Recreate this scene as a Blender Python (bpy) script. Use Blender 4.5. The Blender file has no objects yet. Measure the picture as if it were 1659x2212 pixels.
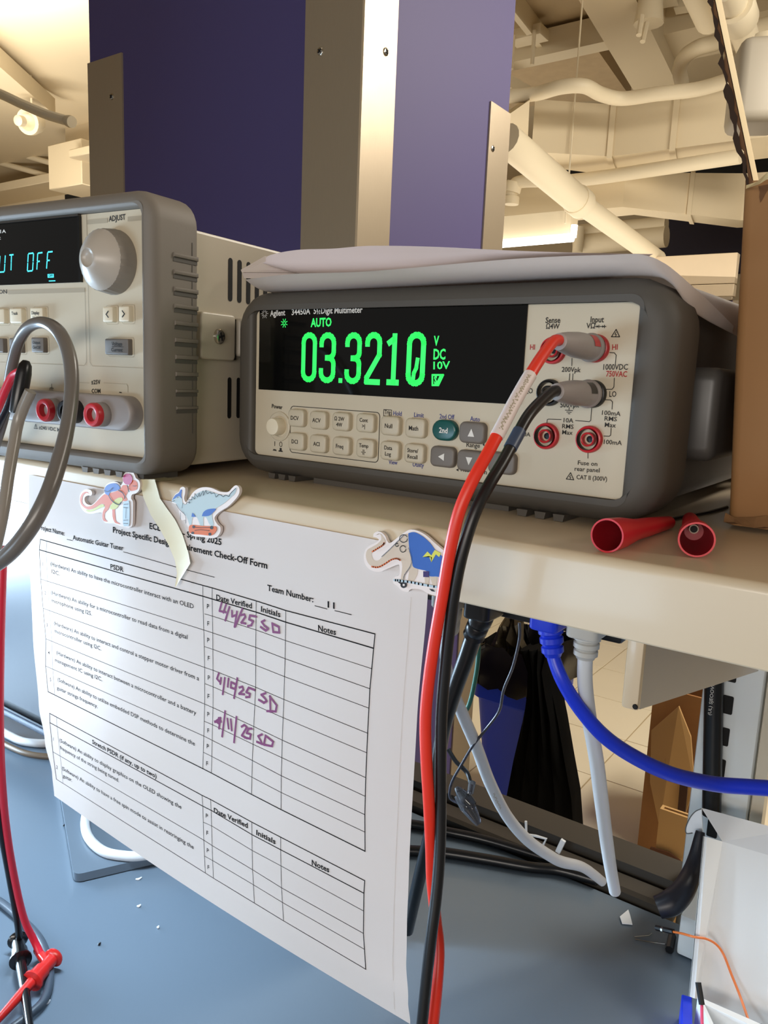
import bpy, bmesh, math, random
from mathutils import Vector, Matrix
random.seed(7)
S = bpy.context.scene
COL = S.collection
# ------------------------------------------------------------------ camera
CAM = Vector((0.30800, -0.25400, 0.05680))
RX = Vector((0.8137, 0.5798, 0.0410)).normalized()
FW = Vector((-0.5662, 0.8066, -0.1699)).normalized()
UP = RX.cross(FW).normalized(); RX = FW.cross(UP).normalized()
FPX, CX, CY = 1677.03, 829.5, 1106.0
cd = bpy.data.cameras.new('camera'); cam = bpy.data.objects.new('camera', cd); COL.objects.link(cam)
cd.sensor_fit = 'VERTICAL'; cd.sensor_height = 24.0; cd.lens = 24.0 * FPX / 2212.0
cd.clip_start = 0.01; cd.clip_end = 60
m = Matrix((RX, UP, -FW)).transposed().to_4x4(); m.translation = CAM
cam.matrix_world = m
S.camera = cam
cd.dof.use_dof = False
# ------------------------------------------------------------------ world, light, exposure
S.view_settings.view_transform = 'Standard'; S.view_settings.look = 'None'
S.view_settings.gamma = 1.0; S.view_settings.use_curve_mapping = False
S.view_settings.exposure = 0.0
w = bpy.data.worlds.new('world'); S.world = w; w.use_nodes = True
w.node_tree.nodes['Background'].inputs[0].default_value = (1.0, 0.93, 0.84, 1)
w.node_tree.nodes['Background'].inputs[1].default_value = 0.20

def area(name, loc, target, size, sizey, power, color, spread=None):
    l = bpy.data.lights.new(name, 'AREA'); l.shape = 'RECTANGLE'; l.size = size; l.size_y = sizey
    l.energy = power; l.color = color
    if spread: l.spread = math.radians(spread)
    o = bpy.data.objects.new(name, l); COL.objects.link(o); o.location = loc
    d = Vector(target) - Vector(loc); o.rotation_euler = d.to_track_quat('-Z', 'Y').to_euler()
    return o
WARM = (1.0, 0.93, 0.82)
# hanging linear lamps over the benches and aisles, seen as light only; some throw light up to the ceiling; two added fills among them
area('right_aisle_lamp', (1.7, 0.75, 0.95), (0.0, 0.15, 0.05), 1.0, 0.25, 14, WARM)
area('front_fill', (0.45, -1.25, 0.14), (0.1, 0.0, 0.0), 0.9, 0.25, 8.6, (1.0, 0.92, 0.84))  # added warm fill at camera height for shelf lip and papers, no hanging lamp
area('bench_lamp_light', (-0.5, 0.3, 1.5), (0.0, 0.1, 0.0), 1.2, 0.15, 1.1, WARM)
area('lamp_uplight', (-4.2, 2.0, 1.45), (-4.4, 2.4, 2.2), 1.6, 0.4, 38, WARM)
area('left_ceiling_fill', (-5.2, 2.2, 0.5), (-7.4, 5.0, 1.4), 1.2, 0.4, 42, WARM)  # added fill to brighten the upper left ceiling, no fixture of its own
area('rear_lamp_uplight', (-1.6, 3.6, 0.6), (-1.5, 3.7, 2.2), 3.0, 1.5, 17, WARM)
area('rear_lamp_downlight', (0.7, 1.9, 1.2), (-0.4, 2.0, -1.1), 1.4, 0.4, 46, WARM)
# cool light low over the bench: task lamp under the shelf, plus added fills from left and front
area('task_light', (-0.15, 0.055, -0.041), (-0.14, 0.03, -0.35), 0.20, 0.025, 2.2, (0.68, 0.85, 1.0))
area('low_left_fill', (-0.95, -0.16, -0.18), (0.0, 0.02, -0.36), 0.5, 0.22, 21, (0.58, 0.79, 1.0))  # added cool fill washing the bench from the left, no window there

area('front_cool_fill', (-0.3, -1.1, -0.22), (0.2, 0.25, -0.31), 0.5, 0.2, 3.6, (0.58, 0.79, 1.0))  # added cool fill for the white carton and the lower form
# ------------------------------------------------------------------ helpers
def ray(px, py): return FW + RX * ((px - CX) / FPX) - UP * ((py - CY) / FPX)
def at(px, py, ax, val):
    i = 'xyz'.index(ax); d = ray(px, py); return CAM + d * ((val - CAM[i]) / d[i])
class Plane:
    def __init__(s, O, U, V):
        s.O = Vector(O); s.U = Vector(U).normalized(); s.V = Vector(V).normalized(); s.N = s.U.cross(s.V).normalized()
    def w(s, u, v, n=0.0): return s.O + s.U * u + s.V * v + s.N * n
    def px(s, x, y, n=0.0):
        d = ray(x, y); O = s.O + s.N * n
        t = (O - CAM).dot(s.N) / d.dot(s.N); q = CAM + d * t - s.O
        return q.dot(s.U), q.dot(s.V)
    def mat(s): 
        M = Matrix((s.U, s.V, s.N)).transposed().to_4x4(); M.translation = s.O; return M
def lin(c):
    c = c / 255.0
    return c / 12.92 if c <= 0.04045 else ((c + 0.055) / 1.055) ** 2.4
def mat(name, rgb, rough=0.5, metal=0.0, spec=0.5, noise=0.0, nscale=60, bump=0.0, bscale=200, emit=0.0, trans=0.0, alpha=1.0, aniso=None, sss=0.0, coat=0.0):
    M = bpy.data.materials.new(name); M.use_nodes = True; nt = M.node_tree; b = nt.nodes['Principled BSDF']
    c = (lin(rgb[0]), lin(rgb[1]), lin(rgb[2]), 1)
    b.inputs['Base Color'].default_value = c; b.inputs['Roughness'].default_value = rough; b.inputs['Metallic'].default_value = metal
    b.inputs['Specular IOR Level'].default_value = spec
    if coat: b.inputs['Coat Weight'].default_value = coat; b.inputs['Coat Roughness'].default_value = 0.1
    tc = nt.nodes.new('ShaderNodeTexCoord')
    def nz(scale, stretch=None):
        n = nt.nodes.new('ShaderNodeTexNoise'); n.inputs['Scale'].default_value = scale; n.inputs['Detail'].default_value = 4
        mp = nt.nodes.new('ShaderNodeMapping')
        if stretch: mp.inputs['Scale'].default_value = stretch
        nt.links.new(tc.outputs['Object'], mp.inputs[0]); nt.links.new(mp.outputs[0], n.inputs['Vector']); return n
    if noise:
        n = nz(nscale, aniso); r = nt.nodes.new('ShaderNodeMapRange'); r.inputs['To Min'].default_value = 1 - noise; r.inputs['To Max'].default_value = 1 + noise
        mx = nt.nodes.new('ShaderNodeMix'); mx.data_type = 'RGBA'; mx.blend_type = 'MULTIPLY'; mx.inputs[0].default_value = 1
        nt.links.new(n.outputs[0], r.inputs[0]); mx.inputs[6].default_value = c; nt.links.new(r.outputs[0], mx.inputs[7]); nt.links.new(mx.outputs[2], b.inputs['Base Color'])
    if bump:
        n = nz(bscale, aniso); bp = nt.nodes.new('ShaderNodeBump'); bp.inputs['Strength'].default_value = bump; bp.inputs['Distance'].default_value = 0.0006
        nt.links.new(n.outputs[0], bp.inputs['Height']); nt.links.new(bp.outputs[0], b.inputs['Normal'])
    if emit: b.inputs['Emission Color'].default_value = c; b.inputs['Emission Strength'].default_value = emit
    if trans: b.inputs['Transmission Weight'].default_value = trans
    if alpha < 1: b.inputs['Alpha'].default_value = alpha
    if sss:
        tr = nt.nodes.new('ShaderNodeBsdfTranslucent'); tr.inputs[0].default_value = c; ms = nt.nodes.new('ShaderNodeMixShader'); ms.inputs[0].default_value = sss
        out = nt.nodes['Material Output']; nt.links.new(b.outputs[0], ms.inputs[1]); nt.links.new(tr.outputs[0], ms.inputs[2]); nt.links.new(ms.outputs[0], out.inputs[0])
    return M

# ---- bmesh pieces (all in world coordinates; obj() moves them under the thing's origin)
def B(): return bmesh.new()
def loft(bm, loops, closed=True, cap0=False, cap1=False):
    vs = [[bm.verts.new(p) for p in L] for L in loops]; n = len(vs[0])
    for a, b in zip(vs, vs[1:]):
        for i in range(n if closed else n - 1):
            j = (i + 1) % n
            try: bm.faces.new((a[i], a[j], b[j], b[i]))
            except ValueError: pass
    if cap0: bm.faces.new(list(reversed(vs[0])))
    if cap1: bm.faces.new(vs[-1])
    return vs
def rrect(u0, v0, u1, v1, r, k=5):
    r = max(1e-5, min(r, (u1 - u0) / 2 - 1e-6, (v1 - v0) / 2 - 1e-6)); out = []
    for cx, cy, a0 in ((u1 - r, v0 + r, -90), (u1 - r, v1 - r, 0), (u0 + r, v1 - r, 90), (u0 + r, v0 + r, 180)):
        for i in range(k + 1):
            a = math.radians(a0 + 90 * i / k); out.append((cx + r * math.cos(a), cy + r * math.sin(a)))
    return out
def circ(u, v, r, n=28, ru=None): return [(u + (ru or r) * math.cos(2 * math.pi * i / n), v + r * math.sin(2 * math.pi * i / n)) for i in range(n)]
def scaled(loop, d):   # inset a convex loop by distance d (towards its centre)
    cx = sum(p[0] for p in loop) / len(loop); cy = sum(p[1] for p in loop) / len(loop)
    hu = max(p[0] for p in loop) - cx; hv = max(p[1] for p in loop) - cy
    return [(cx + (p[0] - cx) * (hu - d) / hu, cy + (p[1] - cy) * (hv - d) / hv) for p in loop]
def slab(bm, P, loop, n0, n1, bev=0.0, k=3):
    """prism of a loop on plane P from height n0 to n1, top edge rounded"""
    L = [[P.w(u, v, n0) for u, v in loop]]
    if bev > 0:
        for i in range(k + 1):
            a = math.pi / 2 * i / k; q = scaled(loop, bev * (1 - math.cos(a)))
            L.append([P.w(u, v, n1 - bev + bev * math.sin(a)) for u, v in q])
    else: L.append([P.w(u, v, n1) for u, v in loop])
    loft(bm, L, True, True, True); return bm
def box(bm, c, s, R=None):
    c = Vector(c); vs = []
    for x in (-.5, .5):
        for y in (-.5, .5):
            for z in (-.5, .5):
                q = Vector((x * s[0], y * s[1], z * s[2]))
                if R: q = R @ q
                vs.append(bm.verts.new(c + q))
    for f in ((0, 1, 3, 2), (4, 6, 7, 5), (0, 4, 5, 1), (2, 3, 7, 6), (0, 2, 6, 4), (1, 5, 7, 3)): bm.faces.new([vs[i] for i in f])
    return bm
def bevel(bm, w, seg=2):
    bmesh.ops.recalc_face_normals(bm, faces=bm.faces)
    bmesh.ops.bevel(bm, geom=[e for e in bm.edges if len(e.link_faces) == 2 and e.calc_face_angle(0) > 0.5], offset=w, segments=seg, affect='EDGES', profile=0.5); return bm
def spline(pts, per=8):
    P = [Vector(p) for p in pts]
    if len(P) < 3: return P
    out = []
    for i in range(len(P) - 1):
        p0 = P[max(i - 1, 0)]; p1 = P[i]; p2 = P[i + 1]; p3 = P[min(i + 2, len(P) - 1)]
        for j in range(per):
            t = j / per
            out.append(0.5 * ((2 * p1) + (p2 - p0) * t + (2 * p0 - 5 * p1 + 4 * p2 - p3) * t * t + (3 * p1 - p0 - 3 * p2 + p3) * t ** 3))
    out.append(P[-1]); return out
def tube(bm, pts, r, n=14, per=8, smooth=True):
    Q = spline(pts, per) if smooth else [Vector(p) for p in pts]
    rr = r if isinstance(r, (list, tuple)) else [r, r]
    up = None; loops = []
    for i, p in enumerate(Q):
        t = (Q[min(i + 1, len(Q) - 1)] - Q[max(i - 1, 0)])
        if t.length < 1e-9: continue
        t.normalize()
        if up is None: up = t.orthogonal().normalized()
        up = (up - t * up.dot(t)).normalized(); s = t.cross(up)
        f = i / max(1, len(Q) - 1) * (len(rr) - 1); a = min(int(f), len(rr) - 2); R = rr[a] + (rr[a + 1] - rr[a]) * (f - a)
        loops.append([p + up * (R * math.cos(2 * math.pi * k / n)) + s * (R * math.sin(2 * math.pi * k / n)) for k in range(n)])
    loft(bm, loops, True, True, True); return bm
def lathe(bm, a, b, prof, n=28, cap=True):
    """prof: list of (t along a->b in metres, radius)"""
    a = Vector(a); b = Vector(b); t = (b - a).normalized(); u = t.orthogonal().normalized(); s = t.cross(u)
    loft(bm, [[a + t * d + u * (r * math.cos(2 * math.pi * k / n)) + s * (r * math.sin(2 * math.pi * k / n)) for k in range(n)] for d, r in prof], True, cap, cap); return bm

def obj(name, bm, M, parent=None, label=None, smooth=True, angle=40):
    org = parent['_o'] if parent is not None else None
    off = Vector(org) if org is not None else Vector((0, 0, 0))
    if parent is None and len(bm.verts):
        xs = [v.co for v in bm.verts]
        off = Vector(((min(p.x for p in xs) + max(p.x for p in xs)) / 2, (min(p.y for p in xs) + max(p.y for p in xs)) / 2, min(p.z for p in xs)))
    bmesh.ops.recalc_face_normals(bm, faces=bm.faces)
    for v in bm.verts: v.co -= off
    me = bpy.data.meshes.new(name); bm.to_mesh(me); bm.free()
    for mm in (M if isinstance(M, (list, tuple)) else [M]): me.materials.append(mm)
    if smooth:
        me.polygons.foreach_set('use_smooth', [True] * len(me.polygons))
        me.set_sharp_from_angle(angle=math.radians(angle))
    o = bpy.data.objects.new(name, me); COL.objects.link(o)
    if parent is not None: o.parent = parent
    else: o.location = off
    o['_o'] = tuple(off)
    if label: o['label'] = label
    return o
def thing(name, label, cat, loc, group=None):
    o = bpy.data.objects.new(name, None); o.empty_display_size = 0.02; COL.objects.link(o); o.location = loc
    o['label'] = label; o['category'] = cat; o['_o'] = tuple(loc)
    if group: o['group'] = group
    return o
def solo(name, bm, M, label, cat, group=None, **k):
    o = obj(name, bm, M, **k); o['label'] = label; o['category'] = cat
    if group: o['group'] = group
    return o
def struct(name, bm, M, **k):
    o = obj(name, bm, M, **k); o['kind'] = 'structure'; return o

# ---- flat print (lettering and lines) as thin flat geometry laid on a real surface
_tx = {}
def text2d(s, bold=0.0):
    key = (s, bold)
    if key in _tx: return _tx[key]
    c = bpy.data.curves.new('t', 'FONT'); c.body = s; c.size = 1.0; c.offset = bold; c.resolution_u = 2; c.fill_mode = 'FRONT'
    o = bpy.data.objects.new('t', c); COL.objects.link(o)
    me = bpy.data.meshes.new_from_object(o)
    V = [(v.co.x, v.co.y) for v in me.vertices]; F = [tuple(p.vertices) for p in me.polygons]
    bpy.data.objects.remove(o); bpy.data.curves.remove(c); bpy.data.meshes.remove(me)
    x0 = min(v[0] for v in V) if V else 0; x1 = max(v[0] for v in V) if V else 1
    r = ([(x - x0, y) for x, y in V], F, x1 - x0); _tx[key] = r; return r
CAP = 0.70
class Print:
    def __init__(s): s.V = []; s.F = []
    def poly(s, pts): n = len(s.V); s.V += pts; s.F.append(tuple(range(n, n + len(pts))))
    def text(s, t, a, h, b=None, bold=0.0, align='L', ang=0.0, xs=1.0, up=1):
        """cap height h; from a to b (fits the width) or at a with alignment"""
        V, F, W = text2d(t, bold)
        if b is not None:
            du, dv = b[0] - a[0], b[1] - a[1]; L = math.hypot(du, dv); e = (du / L, dv / L); kx = L / W
        else:
            e = (math.cos(ang), math.sin(ang)); kx = h / CAP * xs
            off = {'L': 0, 'C': W * kx / 2, 'R': W * kx}[align]; a = (a[0] - e[0] * off, a[1] - e[1] * off)
        f = (-e[1] * up, e[0] * up); ky = h / CAP; n = len(s.V)
        s.V += [(a[0] + e[0] * x * kx + f[0] * y * ky, a[1] + e[1] * x * kx + f[1] * y * ky) for x, y in V]
        s.F += [tuple(i + n for i in q) for q in F]
    def line(s, pts, wd, sub=1):
        for a, b in zip(pts, pts[1:]):
            du, dv = b[0] - a[0], b[1] - a[1]; L = math.hypot(du, dv)
            if L < 1e-9: continue
            nx, ny = -dv / L * wd / 2, du / L * wd / 2; ex, ey = du / L * wd * .35, dv / L * wd * .35
            for i in range(sub):
                p = (a[0] - ex * (i == 0) + du * i / sub, a[1] - ey * (i == 0) + dv * i / sub); q = (a[0] + du * (i + 1) / sub + ex * (i == sub - 1), a[1] + dv * (i + 1) / sub + ey * (i == sub - 1))
                s.poly([(p[0] - nx, p[1] - ny), (q[0] - nx, q[1] - ny), (q[0] + nx, q[1] + ny), (p[0] + nx, p[1] + ny)])
    def loop(s, pts, wd): s.line(list(pts) + [pts[0]], wd)
    def build(s, name, fn, M, parent, label=None):
        bm = B(); vs = [bm.verts.new(fn(u, v)) for u, v in s.V]
        for q in s.F:
            try: bm.faces.new([vs[i] for i in q])
            except ValueError: pass
        return obj(name, bm, M, parent, label, smooth=False)

# ------------------------------------------------------------------ materials
M_cream = mat('cream_shelf_paint', (208, 189, 160), 0.34, spec=0.5, noise=.03, nscale=25, coat=0.15)
M_panel = mat('ivory_panel_plastic', (198, 186, 162), 0.5, noise=.02, nscale=40, bump=.05, bscale=900)
M_button = mat('ivory_button_plastic', (196, 184, 160), 0.45)
M_white_button = mat('pale_button_plastic', (228, 216, 190), 0.4)
M_bumper_l = mat('light_grey_bumper_rubber', (116, 108, 98), 0.62, noise=.04, nscale=30, bump=.06, bscale=700)
M_bumper_d = mat('dark_grey_bumper_rubber', (78, 74, 68), 0.6, noise=.05, nscale=30, bump=.08, bscale=700)
M_knob = mat('grey_knob_plastic', (150, 142, 132), 0.45)
M_knob_face = mat('pale_grey_knob_face', (178, 168, 155), 0.33)
M_case = mat('beige_painted_metal', (200, 190, 170), 0.4)
M_steel = mat('brushed_stainless', (176, 160, 136), 0.36, 0.6, noise=.06, nscale=40, bump=.15, bscale=60, aniso=(60, 60, 1.2))
M_chrome = mat('bright_screw_steel', (200, 195, 185), 0.2, 1.0)
M_slot = mat('black_recess', (14, 12, 11), 0.8)
M_glass = mat('black_display_window', (7, 8, 9), 0.07, spec=0.5)
M_glass_dark = mat('display_inner_frame', (3, 4, 4), 0.25)
M_green = mat('green_display_light', (44, 216, 92), 0.5, emit=.95)
M_cyan = mat('cyan_display_light', (70, 222, 240), 0.5, emit=0.95)
M_white_ink = mat('white_ink', (225, 222, 215), 0.6)
M_ink = mat('black_ink', (38, 33, 28), 0.7)
M_blue_ink = mat('blue_ink', (62, 68, 130), 0.7)
M_red_ink = mat('red_ink', (168, 44, 44), 0.7)
M_grey_ink = mat('grey_ink_line', (168, 156, 134), 0.7)
M_grey_btn = mat('grey_arrow_button_plastic', (112, 104, 96), 0.5)
M_teal = mat('teal_button_plastic', (18, 82, 78), 0.3)
M_jack_red = mat('red_jack_plastic', (196, 34, 44), 0.35)
M_jack_dark = mat('black_jack_plastic', (22, 20, 20), 0.4)
M_plug_grey = mat('grey_plug_plastic', (158, 150, 146), 0.42, bump=.05, bscale=600)
M_red_cable = mat('orange_red_silicone_cable', (226, 50, 30), 0.38)
M_blk_cable = mat('black_silicone_cable', (24, 22, 22), 0.36, noise=.1, nscale=200)
M_lab_white = mat('white_cable_label', (222, 206, 200), 0.5)
M_paper = mat('white_paper', (226, 216, 210), 0.62, noise=.012, nscale=12, sss=0.19)
M_paper2 = mat('lilac_white_paper', (214, 202, 202), 0.6, noise=.02, nscale=15, sss=.25)
M_print = mat('laser_print_black', (30, 28, 30), 0.85, spec=.08)
M_pen = mat('purple_pen_ink', (122, 42, 98), 0.6)
M_tape = mat('masking_tape', (222, 208, 168), 0.55, alpha=0.93, bump=.1, bscale=400)
M_desk = mat('blue_grey_desk_laminate', (102, 116, 130), 0.3, noise=.03, nscale=9, spec=.5)
M_dark_metal = mat('dark_rail_paint', (52, 46, 38), 0.45)
M_kraft = mat('brown_corrugated_cardboard', (150, 108, 64), 0.75, noise=.1, nscale=22, bump=.15, bscale=300)
M_kraft_edge = mat('pale_edge_and_lit_face', (232, 206, 150), 0.8, noise=.08, nscale=120)
M_kraft_dark = mat('torn_dark_cardboard', (104, 70, 40), 0.85, noise=.2, nscale=60, bump=.3, bscale=200)
M_kraft2 = mat('tan_cardboard', (190, 150, 96), 0.75, noise=.05, nscale=10)
M_boot = mat('red_rubber_boot', (204, 32, 44), 0.42)
M_purple = mat('purple_wall_paint', (72, 63, 110), 0.6, noise=.02, nscale=5, bump=.05, bscale=300)
M_navy = mat('dark_navy_paint', (44, 38, 58), 0.6)
M_ceil = mat('cream_ceiling_paint', (218, 202, 170), 0.7, noise=.03, nscale=3)
M_ceil_s = mat('cream_pipe_paint', (224, 210, 180), 0.55, noise=.03, nscale=6)
M_floor = mat('cream_vinyl_tile', (232, 220, 192), 0.42, noise=.04, nscale=4)
M_grout = mat('tile_joint', (176, 156, 122), 0.7)
M_wire_grey = mat('grey_coax_jacket', (104, 98, 92), 0.28)
M_wire_grey_l = mat('light_grey_coax_jacket', (140, 132, 122), 0.26)
M_wire_red = mat('red_wire_jacket', (206, 36, 58), 0.35)
M_wire_blue = mat('blue_network_cable', (24, 52, 204), 0.35)
M_wire_white = mat('white_cable_jacket', (205, 206, 208), 0.38)
M_plug_pale = mat('pale_grey_plug', (182, 180, 174), 0.4)
M_black_pl = mat('black_plastic', (16, 16, 18), 0.3)
M_screen = mat('dark_monitor_panel', (24, 27, 38), 0.35)
M_stand = mat('slate_monitor_base', (92, 104, 116), 0.4)
M_upright = mat('white_powder_coat', (214, 220, 222), 0.4)
M_bin = mat('blue_bin_plastic', (34, 74, 240), 0.4)
M_bag = mat('black_bin_bag', (9, 8, 8), 0.3, bump=.6, bscale=14)
M_box_white = mat('white_carton', (232, 236, 240), 0.55)
M_orange = mat('orange_wire', (238, 128, 62), 0.4)
M_pink = mat('pink_wire', (224, 70, 110), 0.4)
M_blue_pl = mat('blue_plastic', (22, 56, 214), 0.35)
M_lamp = mat('lamp_diffuser', (255, 250, 240), 0.5, emit=4.0)
M_hook_red = mat('red_clip_plastic', (206, 40, 36), 0.25, spec=.6)
M_hook_blk = mat('black_clip_plastic', (20, 20, 22), 0.22, spec=.6)
M_clear = mat('smoky_clear_plastic', (120, 122, 128), 0.08, trans=0.75, spec=.6)
M_green_wire = mat('green_wire', (30, 92, 74), 0.4)
Z = Vector((0, 0, 1)); X = Vector((1, 0, 0)); Y = Vector((0, 1, 0))

# ================================================================== THE ROOM
FZ = -1.10; CZ = 2.05
bm = B(); box(bm, (-3.5, 3.0, FZ - .02), (20, 14, .04)); fl = struct('floor', bm, M_grout)
bm0 = B(); box(bm0, (0, 0, FZ + .0005), (.298, .298, .003)); bevel(bm0, .0008, 1)
tile0 = obj('tile', bm0, M_floor, fl)
_k = 0
for i in range(-9, 4):
    for j in range(2, 15):
        o = tile0 if _k == 0 else tile0.copy(); _k += 1
        if o is not tile0: COL.objects.link(o); o.parent = fl
        o.location = Vector((-.25 + i * .302, .55 + j * .302, 0)) 
bm = B(); box(bm, (-3.5, 4.0, CZ + .05), (20, 14, .1)); struct('ceiling', bm, M_ceil)
bm = B(); box(bm, (-3.5, 9.0, .48), (20, .1, 3.2)); struct('wall_back', bm, M_ceil)
bm = B(); box(bm, (-10.5, 4.0, .48), (.1, 12, 3.2)); struct('wall_left', bm, M_ceil)

# purple pillar with stainless corner guards
PY = 0.75
ax_ = lambda px, py: at(px, py, 'y', PY)
xl = ax_(194, 120).x; xc = ax_(777, 265).x; yb = at(1104, 160, 'x', xc).y
bm = B(); box(bm, ((xl + xc) / 2, (PY + yb) / 2, (FZ + CZ) / 2), (xc - xl, yb - PY, CZ - FZ)); struct('wall_pillar', bm, M_purple)
def guard(name, segs, z0, z1, screws):
    bm = B(); loft(bm, [[Vector((x, y, z)) for x, y in segs] for z in (z0, z1)], True, True, True)
    g = struct(name, bm, M_steel, angle=20)
    for P, n in screws:
        n = Vector(n); b2 = B(); lathe(b2, P - n * .001, P + n * .003, [(0, .006), (.0022, .006), (.0032, .0045), (.0032, .0001)], 16)
        s = obj('screw', b2, M_chrome, g)
        b3 = B(); t = n.cross(Z).normalized()
        box(b3, P + n * .0024, (.007, .0012, .007), Matrix((t, n, Z)).transposed()) if False else None
        for q in (t + Z, t - Z):
            q = q.normalized(); r = n.cross(q); box(b3, P + n * .0024, (.0075, .0016, .0016), Matrix((q, r, n)).transposed())
        obj('screw_recess', b3, M_slot, s)
TH = .0035
wl = xc - ax_(657, 300).x; wr = at(846, 300, 'x', xc).y - PY
guard('trim_1', [(xc - wl, PY - TH), (xc + TH * .3, PY - TH), (xc + TH, PY - TH * .3), (xc + TH, PY + wr), (xc, PY + wr), (xc, PY), (xc - wl, PY)], FZ, CZ,
      [(at(692, 111, 'y', PY - TH), (0, -1, 0)), (at(833, 112, 'x', xc + TH), (1, 0, 0))])
za = ax_(230, 126).z; w2 = ax_(267, 200).x - xl
guard('trim_2', [(xl - TH, PY - TH), (xl + w2, PY - TH), (xl + w2, PY), (xl, PY), (xl, PY + .1), (xl - TH, PY + .1)], FZ, za, [(at(242, 209, 'y', PY - TH), (0, -1, 0))])
y1 = at(1056, 250, 'x', xc).y; zb_ = at(1078, 232, 'x', xc).z
guard('trim_3', [(xc, y1), (xc + TH, y1), (xc + TH, yb + TH), (xc - .1, yb + TH), (xc - .1, yb), (xc, yb)], FZ, zb_, [(at(1064, 321, 'x', xc + TH), (1, 0, 0))])

# ---- things under the ceiling
def prism_between(a, b, wv, hv):
    """box beam from a to b, with width vector and height vector"""
    bm = B(); loft(bm, [[p, p + wv, p + wv + hv, p + hv] for p in (a, b)], True, True, True); return bm
def beamxy(pxa, pxb, z, width, height):
    a = at(*pxa, 'z', z); b = at(*pxb, 'z', z); d = (b - a).normalized(); s = d.cross(Z).normalized()
    return a, b, d, s
def pipe_thing(name, label, pts, r, M=None, cat='pipe', n=16, group=None, rings=()):
    b = B(); tube(b, pts, r, n, 6)
    if not rings: return solo(name, b, M or M_ceil_s, label, cat, group)
    t = thing(name, label, cat, Vector(pts[0]), group); obj('pipe_run', b, M or M_ceil_s, t)
    for a, c, rr in rings:
        b = B(); lathe(b, a, c, [(0, rr * .96), (.004, rr), ((c - a).length - .004, rr), ((c - a).length, rr * .96)], 24); obj('coupling', b, M or M_ceil_s, t)
    return t
# deep beam running away from the camera (top right)
zB = 1.62
a = at(1250, 0, 'z', zB); b = at(1374, 205, 'z', zB); c = at(1372, 0, 'z', zB); d = at(1462, 182, 'z', zB)
e = (b - a) * .35
bm = B(); loft(bm, [[a - e, c - e, c - e + Z * .3, a - e + Z * .3], [b, d, d + Z * .3, b + Z * .3]], True, True, True)
solo('ceiling_beam', bm, M_ceil, 'broad cream ceiling beam ending over the curved conduit, upper right', 'beam')
# cross strut channel with hanger clamps
p = at(1090, 138, 'z', 1.66); q = at(1296, 92, 'z', 1.66); dd = (q - p).normalized(); s_ = Vector((dd.y, -dd.x, 0))
t = thing('strut_channel', 'cream strut channel crossing to the broad ceiling beam, with a clamp on it', 'strut', p)
obj('channel', prism_between(p - dd * .3, q + dd * .1, -s_ * .1, Z * .12), M_ceil_s, t)
k = at(1140, 106, 'z', 1.66)
bm = B(); box(bm, k + Z * .06, (.17, .10, .05)); bevel(bm, .004); obj('clamp', bm, M_ceil_s, t)
for off in (-.05, .06):
    bm = B(); tube(bm, [k + dd * off - s_ * -.06 - Z * .10, k + dd * off - s_ * -.06 + Z * .05], .010, 8, smooth=False); obj('bolt', bm, M_ceil_s, t)
# slab panels between the struts (darker soffits)
pA = [at(x, y, 'z', 1.80) for x, y in ((1095, 10), (1240, -30), (1310, 85), (1095, 135))]
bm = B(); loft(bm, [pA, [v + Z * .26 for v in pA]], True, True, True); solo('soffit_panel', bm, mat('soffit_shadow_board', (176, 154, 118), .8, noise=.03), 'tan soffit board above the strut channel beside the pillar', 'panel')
pA = [at(x, y, 'z', 1.80) for x, y in ((1080, 140), (1285, 100), (1362, 210), (1080, 235))]
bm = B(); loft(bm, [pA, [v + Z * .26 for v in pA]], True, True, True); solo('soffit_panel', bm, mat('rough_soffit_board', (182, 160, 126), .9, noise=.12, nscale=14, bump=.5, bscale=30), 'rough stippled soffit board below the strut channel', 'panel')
# sloping strut left of the soffits
p = at(1080, 5, 'z', 1.7); q = at(1160, 104, 'z', 1.7)
solo('roof_strut', prism_between(p, q, (at(1098, 0, 'z', 1.7) - p) * .7, Z * .1), M_ceil_s, 'short cream strut slanting down to the channel clamp beside the pillar', 'strut')
p = at(1085, 195, 'z', 1.55); q = at(1135, 222, 'z', 1.55)
solo('roof_strut', prism_between(p, q, Vector((.05, -.05, 0)), Z * .06), M_ceil_s, 'stubby cream strut end resting at the duct corner beside the pillar', 'strut')
# main duct (runs along x, with a kink)
def duct(name, label, front_bot, back_bot, front_top, zb, M, seams=(), cat='duct', back_top=None):
    fb = [at(x, y, 'z', zb) for x, y in front_bot]
    bb = [at(x, y, 'z', zb) for x, y in back_bot]
    ft = []
    for P, (x, y) in zip(fb, front_top):
        d = ray(x, y); t = ((P - CAM).dot(Vector((FW.x, FW.y, 0)))) / d.dot(Vector((FW.x, FW.y, 0))); ft.append(Vector((P.x, P.y, (CAM + d * t).z)))
    t = thing(name, label, cat, fb[0])
    n = len(fb)
    b = B(); loft(b, [[fb[i], bb[i], Vector((bb[i].x, bb[i].y, ft[i].z)), ft[i]] for i in range(n)], True, True, True)
    obj('duct_body', b, M, t, smooth=False)
    for i0, f in seams:
        P0 = fb[i0].lerp(fb[i0 + 1], f); P1 = bb[i0].lerp(bb[i0 + 1], f); P2 = ft[i0].lerp(ft[i0 + 1], f)
        dx = (fb[i0 + 1] - fb[i0]).normalized() * .012; o_ = (P0 - P1).normalized() * .01
        b = B(); loft(b, [[q - dx, q + dx] for q in (P1 - Z * .01, P0 - Z * .01 + o_, P2 + o_)], False)
        r = bmesh.ops.extrude_face_region(b, geom=b.faces[:]); 
        for v in [g for g in r['geom'] if isinstance(g, bmesh.types.BMVert)]: v.co += -o_ * .8 + Z * .008
        obj('duct_seam', b, M, t, smooth=False)
    return t
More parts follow.
